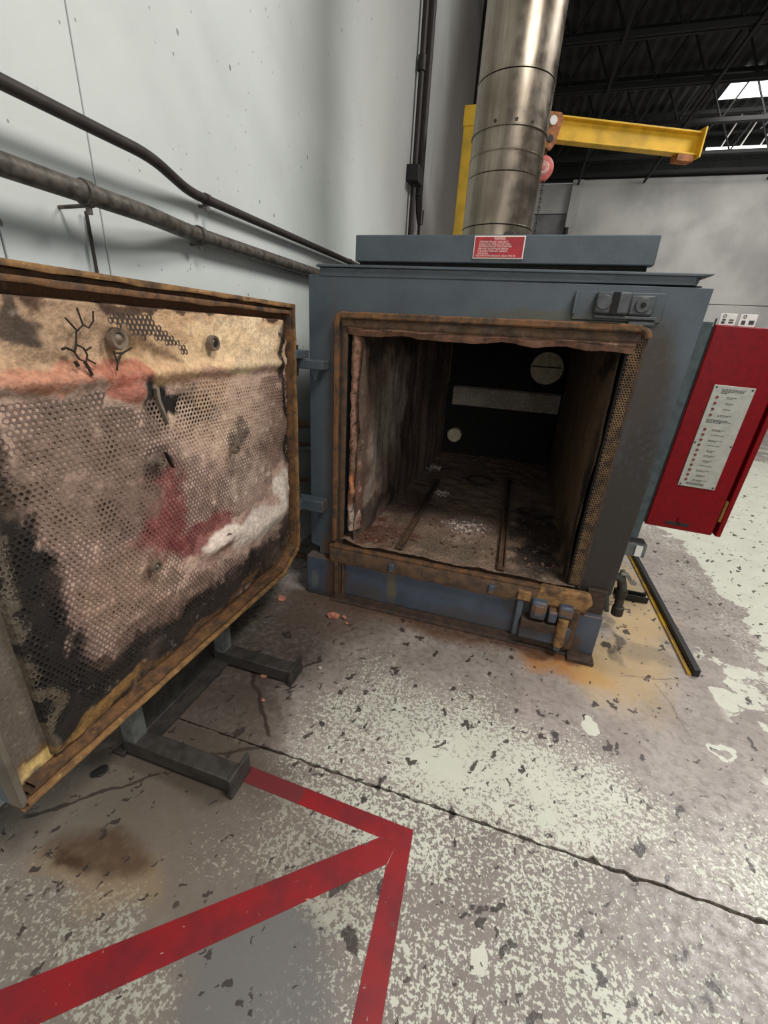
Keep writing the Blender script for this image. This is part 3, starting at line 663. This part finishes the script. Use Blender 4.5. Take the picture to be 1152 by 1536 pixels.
# ---------------------------------------------------------------- the open door (part of the furnace)
DY0, DY1, DZ0, DZ1 = -1.54, -.135, .262, 1.495
out = [(DY0, DZ0+.028), (-.30, DZ0-.004), (DY1-.01, DZ0+.07), (DY1, DZ0+.1), (DY1, DZ1), (DY0, DZ1-.004)]
dr = MB().prism(out, 'x', -.16, -.045).build('door', m_blue, ov, bevel=.004)
def inset(poly, d):
    cy = sum(p[0] for p in poly)/len(poly); n = len(poly); res = []
    for i in range(n):
        p0, p1, p2 = Vector(poly[i-1]), Vector(poly[i]), Vector(poly[(i+1) % n])
        a, b_ = (p1-p0).normalized(), (p2-p1).normalized(); na, nb = Vector((-a.y, a.x)), Vector((-b_.y, b_.x))
        m = (na+nb).normalized(); res.append(tuple(p1+m*(d/max(.3, m.dot(na)))))
    return res
def rim(name, d0, d1, x0, x1, mat, seed=0):
    rr = random.Random(seed); A, B = inset(out, d0), inset(out, d1); n = len(A); V = []; K = 24
    def dens(Q):
        r = []
        for i in range(n):
            for k in range(K): r.append(Vector(Q[i]).lerp(Vector(Q[(i+1) % n]), k/K))
        return r
    A, B = dens(A), dens(B); m = len(A); F = []
    for i in range(m):
        j = rr.uniform(-.0025, .0025); e = rr.uniform(-.002, .002)
        V += [(x0, A[i].x, A[i].y), (x1+e, A[i].x, A[i].y), (x1+e+.002, (A[i].x+B[i].x)/2, (A[i].y+B[i].y)/2), (x1+e, B[i].x+j, B[i].y+j), (x0, B[i].x+j, B[i].y+j)]
    for i in range(m-K):
        q = (i+1) % m
        for k in range(4): F.append((i*5+k, i*5+k+1, q*5+k+1, q*5+k))
    return MB().add(V, F).build(name, mat, dr)
rim('outer_rim', .0, .014, -.05, .004, m_rusty, 1); rim('seal_groove', .014, .026, -.05, -.012, m_rustd, 2); rim('inner_rim', .026, .040, -.05, -.002, m_rust, 3)
boxo('left_flange', simple('dusty_grey_steel', (112, 104, 92), .7, c2=(90, 80, 68), scale=8), dr, -.05, -.005, -1.54, -1.522, DZ0+.03, DZ1-.004)
DOOR_STAINS_SHADE = [  # (y, z, ry, rz, colour, strength)
    (-.85, 1.38, .9, .14, (222, 182, 140), .95), (-.45, 1.36, .3, .06, (250, 222, 182), .9), (-.62, 1.34, .2, .05, (246, 212, 166), .7), (-1.2, 1.36, .16, .09, (178, 148, 120), .8), (-1.28, 1.385, .05, .05, (58, 48, 42), .9),
    (-.4, 1.285, .26, .03, (224, 198, 160), .9), (-1.2, 1.255, .2, .034, (206, 142, 114), .9), (-1.02, 1.258, .13, .034, (192, 120, 96), .9), (-.7, 1.262, .13, .03, (188, 148, 126), .8), (-1.0, 1.21, .06, .04, (184, 104, 84), .9),
    (-.23, 1.1, .03, .2, (196, 150, 126), .7), (-.70, 1.438, .9, .02, (80, 55, 42), .95), (-.22, .95, .03, .3, (84, 56, 44), .6),
    (-.95, .85, .12, .16, (150, 78, 74), .8), (-.8, .72, .14, .06, (140, 70, 68), .8), (-.6, .62, .3, .07, (142, 90, 84), .5),
    (-.45, .60, .24, .075, (250, 234, 220), .97), (-.72, .645, .13, .045, (248, 230, 214), .95), (-.29, .68, .05, .1, (250, 236, 222), .95), (-.5, .85, .2, .1, (232, 214, 194), .7), (-.65, 1.08, .2, .12, (230, 202, 172), .7), (-.35, 1.0, .12, .15, (186, 166, 146), .6), (-1.15, .7, .16, .14, (184, 152, 132), .7),
    (-.32, .86, .07, .07, (150, 108, 92), .6), (-.885, 1.175, .065, .085, (8, 7, 6), 1.), (-.78, 1.165, .12, .055, (24, 19, 17), 1.), (-.96, 1.02, .05, .035, (70, 58, 52), .7), (-.52, 1.0, .06, .05, (86, 74, 68), .7)]  # near-black spots at the tear put the cavity's shade into the colour
DOOR_SOOT = [(-1.18, 1.02, .22, .17, (146, 122, 106), .75), (-1.08, .92, .12, .08, (130, 106, 94), .7), (-1.48, .9, .13, .75, (58, 46, 36), .97), (-1.42, .66, .12, .36, (34, 26, 20), 1), (-1.33, .42, .24, .13, (30, 24, 18), 1), (-1.0, .40, .45, .10, (38, 29, 22), 1), (-.6, .40, .38, .10, (46, 34, 26), .95), (-.24, .45, .08, .12, (50, 36, 28), .9), (-.197, .95, .022, .5, (38, 29, 24), .95), (-1.0, .52, .3, .05, (104, 80, 64), .6), (-.9, .345, .5, .018, (104, 74, 44), .9), (-1.43, .9, .016, .7, (104, 94, 80), .95), (-1.43, .45, .022, .3, (96, 84, 68), .9), (-1.3, .345, .16, .02, (150, 112, 60), .8)]
def door_paint(P, base, spots, warp=.10):
    C = np.tile(lin(base), (len(P), 1)); q = np.c_[0*P[:, 0], P[:, 1], P[:, 2]]
    n = fbm(q, 9, 5); wy = (fbm(q+7, 8, 5)-.5)*warp*2; wz = (fbm(q+31, 8, 5)-.5)*warp*2
    fine = fbm(q+3, 45, 4)
    C = C*(.85+.6*n)[:, None]
    for y, z, ry, rz, cl, k in spots:
        d = np.hypot((P[:, 1]+wy-y)/ry, (P[:, 2]+wz*.8-z)/rz); m = np.clip(sstep(1.12, .78, d+(fine-.5)*.5)*k*(.75+.5*n), 0, 1)[:, None]
        C = C*(1-m)+lin(cl)*m*(.8+.4*fine)[:, None]
    return C
def ins_bulge(y, z):
    q = np.c_[0*y, y, z]
    x = -.022+(fbm(q, 6, 4)-.5)*.022+(fbm(q+9, 30, 3)-.5)*.010
    up = sstep(1.225, 1.26, z+(fbm(q+3, 12, 3)-.5)*.06)
    x = x+.004*up+.016*np.exp(-((z-1.262)/.022)**2)
    for cy, cz, ry, rz, h in ((-.45, .60, .2, .06, .034), (-.72, .645, .12, .036, .030), (-.28, .68, .05, .1, .030), (-1.0, 1.215, .05, .03, .022)):
        x = x+h*np.exp(-((y-cy)/ry)**2-((z-cz)/rz)**2)
    x = x-.012*np.exp(-((y+.84)/.10)**2-((z-1.175)/.055)**2)
    return x
NU, NV = 240, 200; U, V_ = uv(NU, NV)
cut = inset(out, .047)
Yd = -1.435+1.245*U; Zd = .335+1.10*V_
edge = (U == 0) | (U == 1) | (V_ == 0) | (V_ == 1)
P = np.c_[ins_bulge(Yd, Zd), Yd, Zd]
rag = (fbm(P, 20, 4)-.5)*.05
P[:, 1] += np.where((U > .96), rag, 0)
# lower right corner follows the chamfer
ch = np.clip((P[:, 1]+.36)/.17, 0, 1); P[:, 2] = np.where(P[:, 2] < .36+.08*ch, .36-.02+.10*ch*.8+(P[:, 2]-.335)*.3, P[:, 2])
P[edge, 0] = -.05
grid('insulation', P, NU, NV, m_ins, dr, door_paint(P, (198, 168, 150), DOOR_STAINS_SHADE+DOOR_SOOT))
# rusty steel face between the rim and the insulation
NU, NV = 150, 130; U, V_ = uv(NU, NV)
Pp = np.c_[0*U-.040, -1.53+1.385*U, .28+1.20*V_]; Pp[:, 0] += (fbm(Pp, 18, 3)-.5)*.006
ch = np.clip((Pp[:, 1]+.31)/.15, 0, 1); Pp[:, 2] = np.maximum(Pp[:, 2], .285+.07*ch)
grid('door_face', Pp, NU, NV, m_doorface, dr, door_paint(Pp, (104, 76, 50), [(-1.5, .9, .12, .9, (112, 102, 90), .95), (-1.25, .34, .25, .05, (128, 92, 50), .8), (-1.37, .325, .13, .032, (238, 206, 132), .97), (-1.2, .33, .2, .018, (206, 160, 84), .9), (-.8, .33, .4, .03, (120, 82, 50), .8), (-.17, .8, .03, .6, (48, 36, 28), .8), (-.8, 1.44, .8, .03, (120, 84, 60), .7)]))
# perforated liner: real holes, one hex cell each
b = MB(); LC = []; p = .0150; rowh = p*math.sqrt(3)/2; R_ = p/math.sqrt(3)*1.01; cells = []; k = 0; z = .40
while z < 1.245:
    y = -1.425+(k % 2)*p/2
    while y < -.20: cells.append((y, z)); y += p
    z += rowh; k += 1
cells = np.array(cells); q = np.c_[0*cells[:, 0], cells]
nn = fbm(q, 14, 4); top = 1.222+(nn-.5)*.06
keep = (cells[:, 1] < top) & (cells[:, 1] > .36+.12*np.clip((cells[:, 0]+.36)/.17, 0, 1))
keep &= ~((np.abs(cells[:, 0]+.882) < .046*np.clip((cells[:, 1]-1.10)/.12, 0, 1)+.004*(nn > .5)) & (cells[:, 1] > 1.10))
keep &= cells[:, 1] > .43+(nn-.5)*.1
keep &= ~((cells[:, 0] < -1.33) & (fbm(q+40, 9, 3) > .62))
xb = -.022+(fbm(q, 6, 4)-.5)*.022+.0022
LINER = [(-.6, 1.1, .35, .18, (206, 178, 156), .8), (-.42, .8, .25, .12, (198, 172, 156), .7), (-1.15, 1.05, .22, .2, (122, 106, 94), .8), (-1.0, .93, .16, .1, (118, 98, 88), .7), (-1.1, .68, .18, .14, (150, 124, 104), .8), (-.95, .85, .11, .15, (134, 66, 64), .85), (-.8, .72, .15, .06, (128, 62, 62), .85), (-.6, .6, .3, .06, (132, 84, 78), .6),
         (-.32, .95, .07, .25, (142, 110, 96), .6), (-.96, 1.02, .05, .04, (62, 52, 48), .9), (-.55, 1.02, .07, .05, (84, 74, 68), .8), (-.95, 1.2, .2, .04, (92, 76, 66), .7), (-.7, 1.2, .1, .05, (200, 168, 136), .6), (-.32, 1.15, .1, .08, (150, 120, 104), .6)]
cc = door_paint(np.c_[xb, cells], (128, 105, 96), LINER+DOOR_SOOT, .07)
ey, ez, ex = Vector((0, 1, 0)), Vector((0, 0, 1)), Vector((1, 0, 0))
rr = random.Random(9)
for i in np.nonzero(keep)[0]:
    hexcell(b, (xb[i], cells[i, 0], cells[i, 1]), ey, ez, ex, R_, p*rr.uniform(.345, .385), .002); LC.append(np.repeat(cc[i][None]*rr.uniform(.85, 1.12), 18, 0))
b.build('perforated_liner', m_liner, dr, smooth=False, kind='stuff', cols=np.concatenate(LC))
# torn strip of perforated sheet over the upper insulation
b = MB(); LC = []
line = [(-1.06, 1.425), (-.98, 1.385), (-.90, 1.355), (-.82, 1.325)]
pw = .0145
for k in range(-6, 40):
    for i in range(-40, 40):
        y = -1.0+i*pw+(k % 2)*pw/2; z = 1.28+k*pw*.866
        s_ = (y+1.06)/.24
        if -.05 < s_ < 1.03 and z < 1.408:
            zc = 1.425-.1*s_; hw = .032*(1-s_*.55)*(1.25 if s_ < .45 else .8)+rr.uniform(-.006, .006)
            if abs(z-zc) < hw or (.28 < s_ < .55 and 0 < z-zc < .045):
                hexcell(b, (.010-.004*s_, y, z), ey, ez, ex, pw/math.sqrt(3)*1.01, pw*.37, .003); LC.append(np.repeat(lin((78, 66, 58))[None], 18, 0))
b.build('torn_perforated_strip', m_liner, dr, smooth=False, kind='stuff', cols=np.concatenate(LC))
def wire(pts, r=.0028, name='wire_remnant'):
    MB().tube([(.002, a-.035, (z_-1.34)*.86+1.338) for a, z_ in pts], r*.75, 6).build(name, m_wire, dr)
wire([(-1.137, 1.405), (-1.115, 1.375)]); wire([(-1.105, 1.43), (-1.098, 1.39), (-1.118, 1.372), (-1.124, 1.342)]); wire([(-1.098, 1.39), (-1.085, 1.383), (-1.07, 1.40), (-1.066, 1.425)])
wire([(-1.124, 1.342), (-1.108, 1.332), (-1.102, 1.315), (-1.108, 1.298), (-1.124, 1.305), (-1.132, 1.322), (-1.124, 1.342)], .003); wire([(-1.102, 1.327), (-1.088, 1.335)]); wire([(-1.104, 1.304), (-1.085, 1.292)])
wire([(-1.132, 1.325), (-1.15, 1.334), (-1.16, 1.33)], .004); wire([(-1.112, 1.298), (-1.105, 1.282), (-1.10, 1.262)], .005); wire([(-1.135, 1.30), (-1.13, 1.288)], .006)
wire([(-1.03, 1.325), (-1.025, 1.29), (-1.03, 1.27)]); wire([(-1.025, 1.29), (-1.01, 1.315), (-.975, 1.332)], .0035); wire([(-1.03, 1.318), (-1.008, 1.318)])
def washer(y, z, r, x=.004, cup=True):
    y -= .012
    V = []; N = 24; prof = [(r, -.012), (r, .0), (r*.93, .005), (r*.62, .004), (r*.55, -.002), (r*.30, .002), (r*.12, .006), (0.0005, .006)]
    for pr, px in prof:
        for k in range(N): V.append((x+px, y+pr*math.cos(2*math.pi*k/N), z+pr*math.sin(2*math.pi*k/N)))
    F = [(i*N+k, i*N+(k+1) % N, (i+1)*N+(k+1) % N, (i+1)*N+k) for i in range(len(prof)-1) for k in range(N)]
    MB().add(V, F).build('washer', m_washer, dr)
washer(-1.033, 1.352, .026); washer(-.672, 1.342, .024); washer(-.60, .972, .016); washer(-.955, 1.015, .014); washer(-1.035, .705, .020); washer(-.69, .65, .017)
disc((.0095, -.684, 1.342), (1, 0, 0), .009, .002, 14).build('pin_hole', m_soot_shade, dr)
MB().prism([(-.945, 1.04), (-.93, 1.00), (-.922, .985), (-.928, 1.02)], 'x', -.01, .004).build('torn_flap', m_wire, dr)
MB().prism([(-.938, 1.222), (-.936, 1.19), (-.918, 1.135), (-.908, 1.115), (-.914, 1.15), (-.926, 1.19), (-.927, 1.224)], 'x', -.025, -.008).build('torn_flap', simple('pale_torn_edge', (140, 126, 108), .8), dr)

# ================================================================== door stand
ds = thing('door_stand', (-.1, -.9, 0), 'grey steel floor stand under the open door with two feet', 'stand')
for y in (-1.155, -.675):
    boxo('post', m_standg, ds, -.125, -.075, y-.03, y+.025, .06, .262)
    boxo('foot_bar', m_dark, ds, -.13, .30 if y < -1 else .245, y-.032+.0, y+.03, .012, .068, bevel=.004)
    xe = .30 if y < -1 else .245
    boxo('end_plate', m_dark, ds, xe, xe+.012, y-.045, y+.062, 0, .085, bevel=.002)
MB().prism([(-.15, .01), (-.06, .01), (-.06, .016), (-.143, .016), (-.143, .10), (-.15, .10)], 'y', -1.13, -.70).build('bottom_angle', m_dark, ds)
boxo('rear_foot', m_dark, ds, -.16, -.12, -1.2, -.63, 0, .02)

# ================================================================== exhaust stack
stk = thing('exhaust_stack', (.68, 1.2, 1.655), 'tall round stainless steel exhaust stack rising behind the furnace hood', 'chimney')
cx, cy, r0 = .675, 1.21, .208
zs = [1.652, 2.02, 2.27, 2.365, 2.47, 2.70, 3.35, 4.2, 5.2, 6.58]
for a, b_ in zip(zs[:-1], zs[1:]):
    MB().tube([(cx, cy, a), (cx, cy, a+.002), (cx, cy, b_-.004), (cx, cy, b_-.002)], [r0-.002, r0, r0, r0-.003], 56).build('pipe_section', m_steel, stk)
for z, h, dr_ in ((2.466, .008, .006), (2.02, .005, .003), (2.36, .005, .0025), (2.70, .006, .003), (3.35, .008, .004)):
    MB().tube([(cx, cy, z), (cx, cy, z+h)], r0+dr_, 56).build('band_seam', m_steel, stk, bevel=.001)
for a in (-1.9, -1.35, -.9): disc((cx+r0*math.cos(a)*.99, cy+r0*math.sin(a)*.99, 2.49), (math.cos(a), math.sin(a), 0), .008, .006, 10).build('rivet', m_condb, stk)
pp = disc((.765, 1.03, 1.945), (.3, -1, 0), .042, .03, 20).build('test_port', m_condb, stk, bevel=.004); disc((.774, 1.0, 1.945), (.3, -1, 0), .022, .002, 16).build('port_hole', m_soot_shade, pp)

# ================================================================== jib crane
jc = thing('jib_crane', (.18, 2.98, 0), 'yellow jib crane with square post and arm behind the stack', 'crane')
boxo('post', m_yellow, jc, .10, .235, 2.9, 3.03, 0, 3.24, bevel=.006); boxo('post_cap', m_yellow, jc, .092, .243, 2.892, 3.038, 3.16, 3.31, bevel=.006)
boxo('base_foot', m_yellow, jc, .0, .335, 2.8, 3.13, 0, .02)
A, B = Vector((.17, 3.06, 3.26)), Vector((2.22, 3.90, 3.26))
am = MB(); am.bar(A, B, .012, .17); am.bar(A+Vector((0, 0, .085)), B+Vector((0, 0, .085)), .10, .014); am.bar(A-Vector((0, 0, .085)), B-Vector((0, 0, .085)), .10, .014)
am.build('arm', m_yellow, jc, bevel=.002)
d = (B-A).normalized(); MB().bar(B-d*.008, B+d*.008, .17, .235).build('end_plate', m_yellow, jc); MB().bar(B-d*.20-Vector((0, 0, .12)), B-d*.03-Vector((0, 0, .12)), .1, .055).build('end_stop', m_orange, jc, bevel=.004)
tp = A+(B-A)*.320
tr = thing('hoist_trolley', tp, 'rusty orange trolley clamped on the yellow crane arm beside the stack', 'trolley')
sd = Vector((d.y, -d.x, 0))
for s_ in (1, -1):
    q = tp+sd*(.066*s_); e = d
    pts = [(-.075, .10), (.075, .10), (.10, .05), (.06, -.13), (.02, -.19), (-.04, -.16), (-.09, .05)]
    V = [q+e*a+Vector((0, 0, z))+sd*(t_) for t_ in (-.008, .008) for a, z in pts]; n = len(pts)
    sp = MB().add(V, [tuple(range(n)), tuple(range(2*n-1, n-1, -1))]+[(i, n+i, n+(i+1) % n, (i+1) % n) for i in range(n)]).build('side_plate', m_orange, tr, bevel=.004)
    MB().tube([q+sd*(s_*.012)+Vector((0, 0, .03)), q+sd*(s_*.03)+Vector((0, 0, .03))], .035, 16).build('wheel_boss', m_white, sp)
    MB().tube([q+sd*(s_*.010)+e*.0+Vector((0, 0, -.10)), q+sd*(s_*.022)+Vector((0, 0, -.10))], .028, 14).build('pin_boss', m_black, sp)
MB().tube([tp-sd*.06+Vector((0, 0, -.16)), tp+sd*.06+Vector((0, 0, -.16))], .016, 10).build('load_pin', m_condb, tr)
ho = thing('chain_hoist', tp-Vector((0, 0, .31)), 'faded red round chain hoist hanging under the orange trolley', 'hoist')
hp = tp+Vector((0, 0, -.31)); nv = Vector((.2, -1, -.05)).normalized()
MB().tube([tp+Vector((0, 0, -.178)), tp+Vector((0, 0, -.19))]+[tp+Vector((.015*math.sin(a), 0, -.205+.015*math.cos(a))) for a in np.linspace(0, 4.5, 8)], .008, 8).build('top_hook', m_condb, ho)
MB().tube([tp+Vector((0, 0, -.215)), hp+Vector((0, .0, .08))], .010, 8).build('hook_shank', m_condb, ho)
MB().tube([hp-nv*.05, hp-nv*.045, hp+nv*.04, hp+nv*.05], [.08, .1, .1, .085], 30).build('housing', m_hoist, ho, bevel=.004)
MB().tube([hp+nv*.05, hp+nv*.058], [.055, .045], 24).build('cover', simple('pale_cover', (222, 170, 160), .5), ho); MB().tube([hp+nv*.058, hp+nv*.068], .018, 16).build('hub', m_hoist, ho)
b = MB(); z = hp.z-.08; i = 0
while z > 1.9:
    c0 = Vector((hp.x-.02-.00*i, hp.y, z)); ax = Vector((1, 0, 0)) if i % 2 else Vector((0, 1, 0))
    b.tube([c0+ax*(.011*math.cos(a))+Vector((0, 0, .021*math.sin(a))) for a in np.linspace(0, 2*math.pi, 9)], .0045, 5, cap=False)
    c1 = c0+Vector((.05, 0, .0)); b.tube([c1+ax*(.011*math.cos(a))+Vector((0, 0, .021*math.sin(a))) for a in np.linspace(0, 2*math.pi, 9)], .0045, 5, cap=False)
    z -= .034; i += 1
b.build('load_chain', m_condb, ho, kind='stuff')

# ================================================================== control cabinet
cab = thing('control_cabinet', (1.82, .3, .62), 'red control cabinet with a pale instruction plate, mounted beside the furnace', 'cabinet')
boxo('mounting_panel', m_teal, cab, 1.55, 1.648, .19, .215, .56, 1.512); boxo('mounting_rail', m_teal, cab, 1.56, 1.64, .215, .45, .62, 1.45)
boxo('case', m_red, cab, 1.664, 1.985, .255, .46, .635, 1.50, bevel=.006)
dl = boxo('cabinet_door', m_red, cab, 1.668, 1.948, .225, .25, .628, 1.506, bevel=.006)
boxo('latch_recess', m_wire, dl, 1.745, 1.845, .2235, .23, .648, .665, bevel=.002); disc((1.80, .224, .678), (0, -1, 0), .009, .008, 14).build('latch_knob', m_red, dl)
boxo('side_flange', m_red, cab, 1.962, 1.984, .225, .27, .628, 1.506, bevel=.004)
boxo('hinge_leaf', m_brass, cab, 1.949, 1.961, .226, .25, .70, .80, bevel=.001); boxo('hinge_leaf', m_brass, cab, 1.949, 1.961, .226, .25, 1.30, 1.40, bevel=.001)
boxo('gap_strip', m_soot_shade, cab, 1.640, 1.667, .222, .26, .64, 1.498, bevel=0)  # black strip between panel and case, put in as the gap's shade
MB().tube([(1.668, .24, 1.50), (1.668, .24, 1.528)], .003, 6).build('top_stud', m_black, cab)
lp = boxo('instruction_plate', m_plateAl, cab, 1.738, 1.886, .2195, .2255, .842, 1.283, bevel=.002)
for x, z in ((1.748, 1.274), (1.876, 1.274), (1.748, .851), (1.876, .851), (1.744, 1.04), (1.880, 1.04)): disc((x, .2195, z), (0, -1, 0), .0042, .0015, 10).build('screw', m_ink, lp)
for z in [1.235-.0245*i for i in range(4)]+[1.10-.0225*i for i in range(11)]: disc((1.762, .2195, z), (0, -1, 0), .0055, .003, 12).build('indicator_light', m_led, lp)
b = MB(); r2 = random.Random(5)
def words(x, z, w, h, y=.2188):
    xx = x
    while xx < x+w-.004:
        l = min(r2.uniform(.004, .012), x+w-xx); b.box(xx, xx+l, y, y+.001, z-h/2, z+h/2); xx += l+.002
for k in range(4): words(1.770, 1.268-.0045*k, (.085, .085, .08, .03)[k], .0022)
words(1.770, 1.252, .025, .0022)
for k in range(3): words(1.755, 1.142-.0055*k, (.08, .09, .06)[k], .003)
for z in [1.235-.0245*i for i in range(4)]+[1.10-.0225*i for i in range(11)]:
    n = r2.choice((1, 1, 2, 2)); w = r2.uniform(.03, .055)
    for k in range(n): words(1.815-w/2, z-.005*k+.002, w*(1 if k == 0 else .7), .0022)
for k in range(3): words(1.768, .858-.004*k+.004, .07, .002)
b.build('fine_print', m_ink, lp, smooth=False, kind='stuff')
cab.rotation_euler = (0, math.radians(1.6), 0); cab.location.x -= .020
def card(name, x, label, blk):
    o = thing(name, (x+.03, .27, 1.506), label, 'label card')
    boxo('card', m_white, o, x, x+.058, .268, .272, 1.506, 1.553, bevel=.001)
    MB().tube([(x+.016+.005*math.cos(a), .2675, 1.544+.005*math.sin(a)) for a in np.linspace(0, 2*math.pi, 17)], .0012, 6, cap=False).build('ring_symbol', m_ink, o)
    q = MB()
    if blk: q.box(x+.034, x+.052, .2672, .2681, 1.516, 1.531); q.box(x+.009, x+.022, .2672, .2681, 1.515, 1.53)
    else:
        q.box(x+.01, x+.022, .2672, .2681, 1.527, 1.533); q.box(x+.009, x+.021, .2672, .2681, 1.516, 1.524)
        q.box(x+.034, x+.05, .2672, .2681, 1.528, 1.532); q.box(x+.034, x+.05, .2672, .2681, 1.518, 1.524)
    q.build('printed_block', m_ink, o, smooth=False)
card('label_card', 1.693, 'left small white label card with two printed lines on the red cabinet', False)
card('label_card', 1.762, 'right small white label card with a solid black block on the red cabinet', True)

# ================================================================== floor things
ln = thing('floor_line', (.7, -1.3, 0), 'red painted safety line on the concrete floor with an angled corner', 'floor marking')
def strip(pts):
    n = len(pts); MB().add([(x, y, .0012) for x, y in pts]+[(x, y, .0002) for x, y in pts], [tuple(range(n))]+[(i, (i+1) % n, n+(i+1) % n, n+i) for i in range(n)]).build('stripe', m_redline, ln, smooth=False)
strip([(.27, -1.135), (.845, -1.148), (.884, -1.093), (.27, -1.080)])
strip([(.845, -1.148), (.833, -1.22), (.851, -1.55), (.886, -1.9), (.94, -1.9), (.884, -1.093)])
strip([(.845, -1.148), (.79, -1.148), (-.12, -1.895), (-.1, -1.965), (.13, -1.81), (.833, -1.207)])
fr = thing('floor_rail', (1.95, .6, 0), 'long black angle rail with yellow edge lying on the floor right of the furnace', 'rail')
MB().bar((1.952, 1.9, .02), (1.978, 0, .02), .03, .04).build('upright_flange', m_black, fr, bevel=.003)
MB().bar((1.930, 1.9, .006), (1.952, .0, .006), .016, .012).build('floor_flange', simple('worn_yellow_edge', (214, 168, 44), .35, .3, c2=(150, 122, 84), scale=9), fr)
chn = MB().box(1.73, 1.91, .60, .606, 0, .04).box(1.73, 1.91, .654, .66, 0, .04).box(1.73, 1.91, .60, .66, 0, .006).build('floor_channel', m_black, None, bevel=.002)
tag(chn, 'short black steel channel lying on the floor between furnace and rail', 'channel')
def lump(name, x, y, r, mat, label, cat, seed, sq=(1, 1, .6), group=None):
    o = MB().chunk((x, y, 0), r, seed, sq).build(name, mat, None, smooth=False); tag(o, label, cat, group); return o
lump('insulation_chunk', .225, -.205, .026, m_pink, 'largest pink refractory chunk on the floor by the furnace base', 'chunk', 1, (1.4, 1, .7))
lump('insulation_chunk', .285, -.2, .014, m_pink, 'pink crumb just right of the largest pink chunk by the furnace', 'chunk', 2)
lump('insulation_chunk', .315, -.235, .011, m_pink, 'pinkish crumb second to the right of the largest pink chunk', 'chunk', 8)
lump('insulation_chunk', .12, -.705, .014, m_pink, 'small pale pink crumb on the floor between the two stand feet', 'chunk', 3)
lump('insulation_chunk', .19, -.82, .009, m_pink, 'tiny pink crumb in the crack between the stand feet', 'chunk', 4)
lump('insulation_chunk', -.10, -.17, .02, m_pink, 'flat pink crumb on the floor under the door hinge', 'chunk', 5, (1.3, 1, .5))
lump('white_chip', .325, -.575, .009, m_ash, 'tiny white chip on bare concrete beyond the far stand foot', 'chip', 6)
lump('black_scrap', -.15, -1.265, .028, m_black, 'flat black scrap on the floor under the near end of the door', 'scrap', 7, (1.2, 1, .2))
def heap(name, x, y, rx, ry, n, label, seed):
    r3 = random.Random(seed); b = MB()
    for i in range(n):
        a = r3.random()*6.28; q = math.sqrt(r3.random())*min(1, r3.random()+.3)
        px, py = x+rx*q*math.cos(a), y+ry*q*math.sin(a)
        b.chunk((px, py, hearth_z(px, py)[0]), r3.uniform(.004, .014)*(1.2-q*.6), seed*100+i, (1, 1, .7))
    o = b.build(name, m_ash, None, smooth=False); tag(o, label, 'ash', None, 'stuff')
heap('ash_heap', .55, .98, .07, .07, 40, 'small white ash heap beside the left hearth rail', 1)
heap('ash_heap', .80, .47, .15, .13, 110, 'wide scatter of white ash in the middle of the hearth', 2)
heap('ash_heap', .38, 1.62, .08, .12, 40, 'pale ash crumbs at the foot of the left lining near the back', 3)
b = MB(); r3 = random.Random(12)
for i in range(130):
    px, py = r3.uniform(.24, 1.3), .02+abs(r3.gauss(0, .25)); b.chunk((px, py, hearth_z(px, py)[0]), r3.uniform(.003, .011), 900+i, (1, 1, .7))
o = b.build('hearth_crumbs', simple('brown_crumbs', (128, 100, 82), .9, c2=(90, 60, 48)), None, smooth=False); tag(o, 'brown refractory crumbs strewn along the front of the hearth', 'debris', None, 'stuff')
# lit tube hanging from the far joists
lf = thing('tube_light', (5, 12.9, 6.0), 'thin white tube light under the dark roof at right', 'light')
MB().tube([(4.3, 12.6, 5.95), (6.4, 12.6, 5.95)], .03, 8).build('tube', m_glow, lf)
for x in (4.6, 5.0, 5.4): MB().tube([(x, 12.6, 5.97), (x+.25, 12.6, 6.58)], .015, 6).build('hanger', m_white, lf)
bpy.context.view_layer.update()
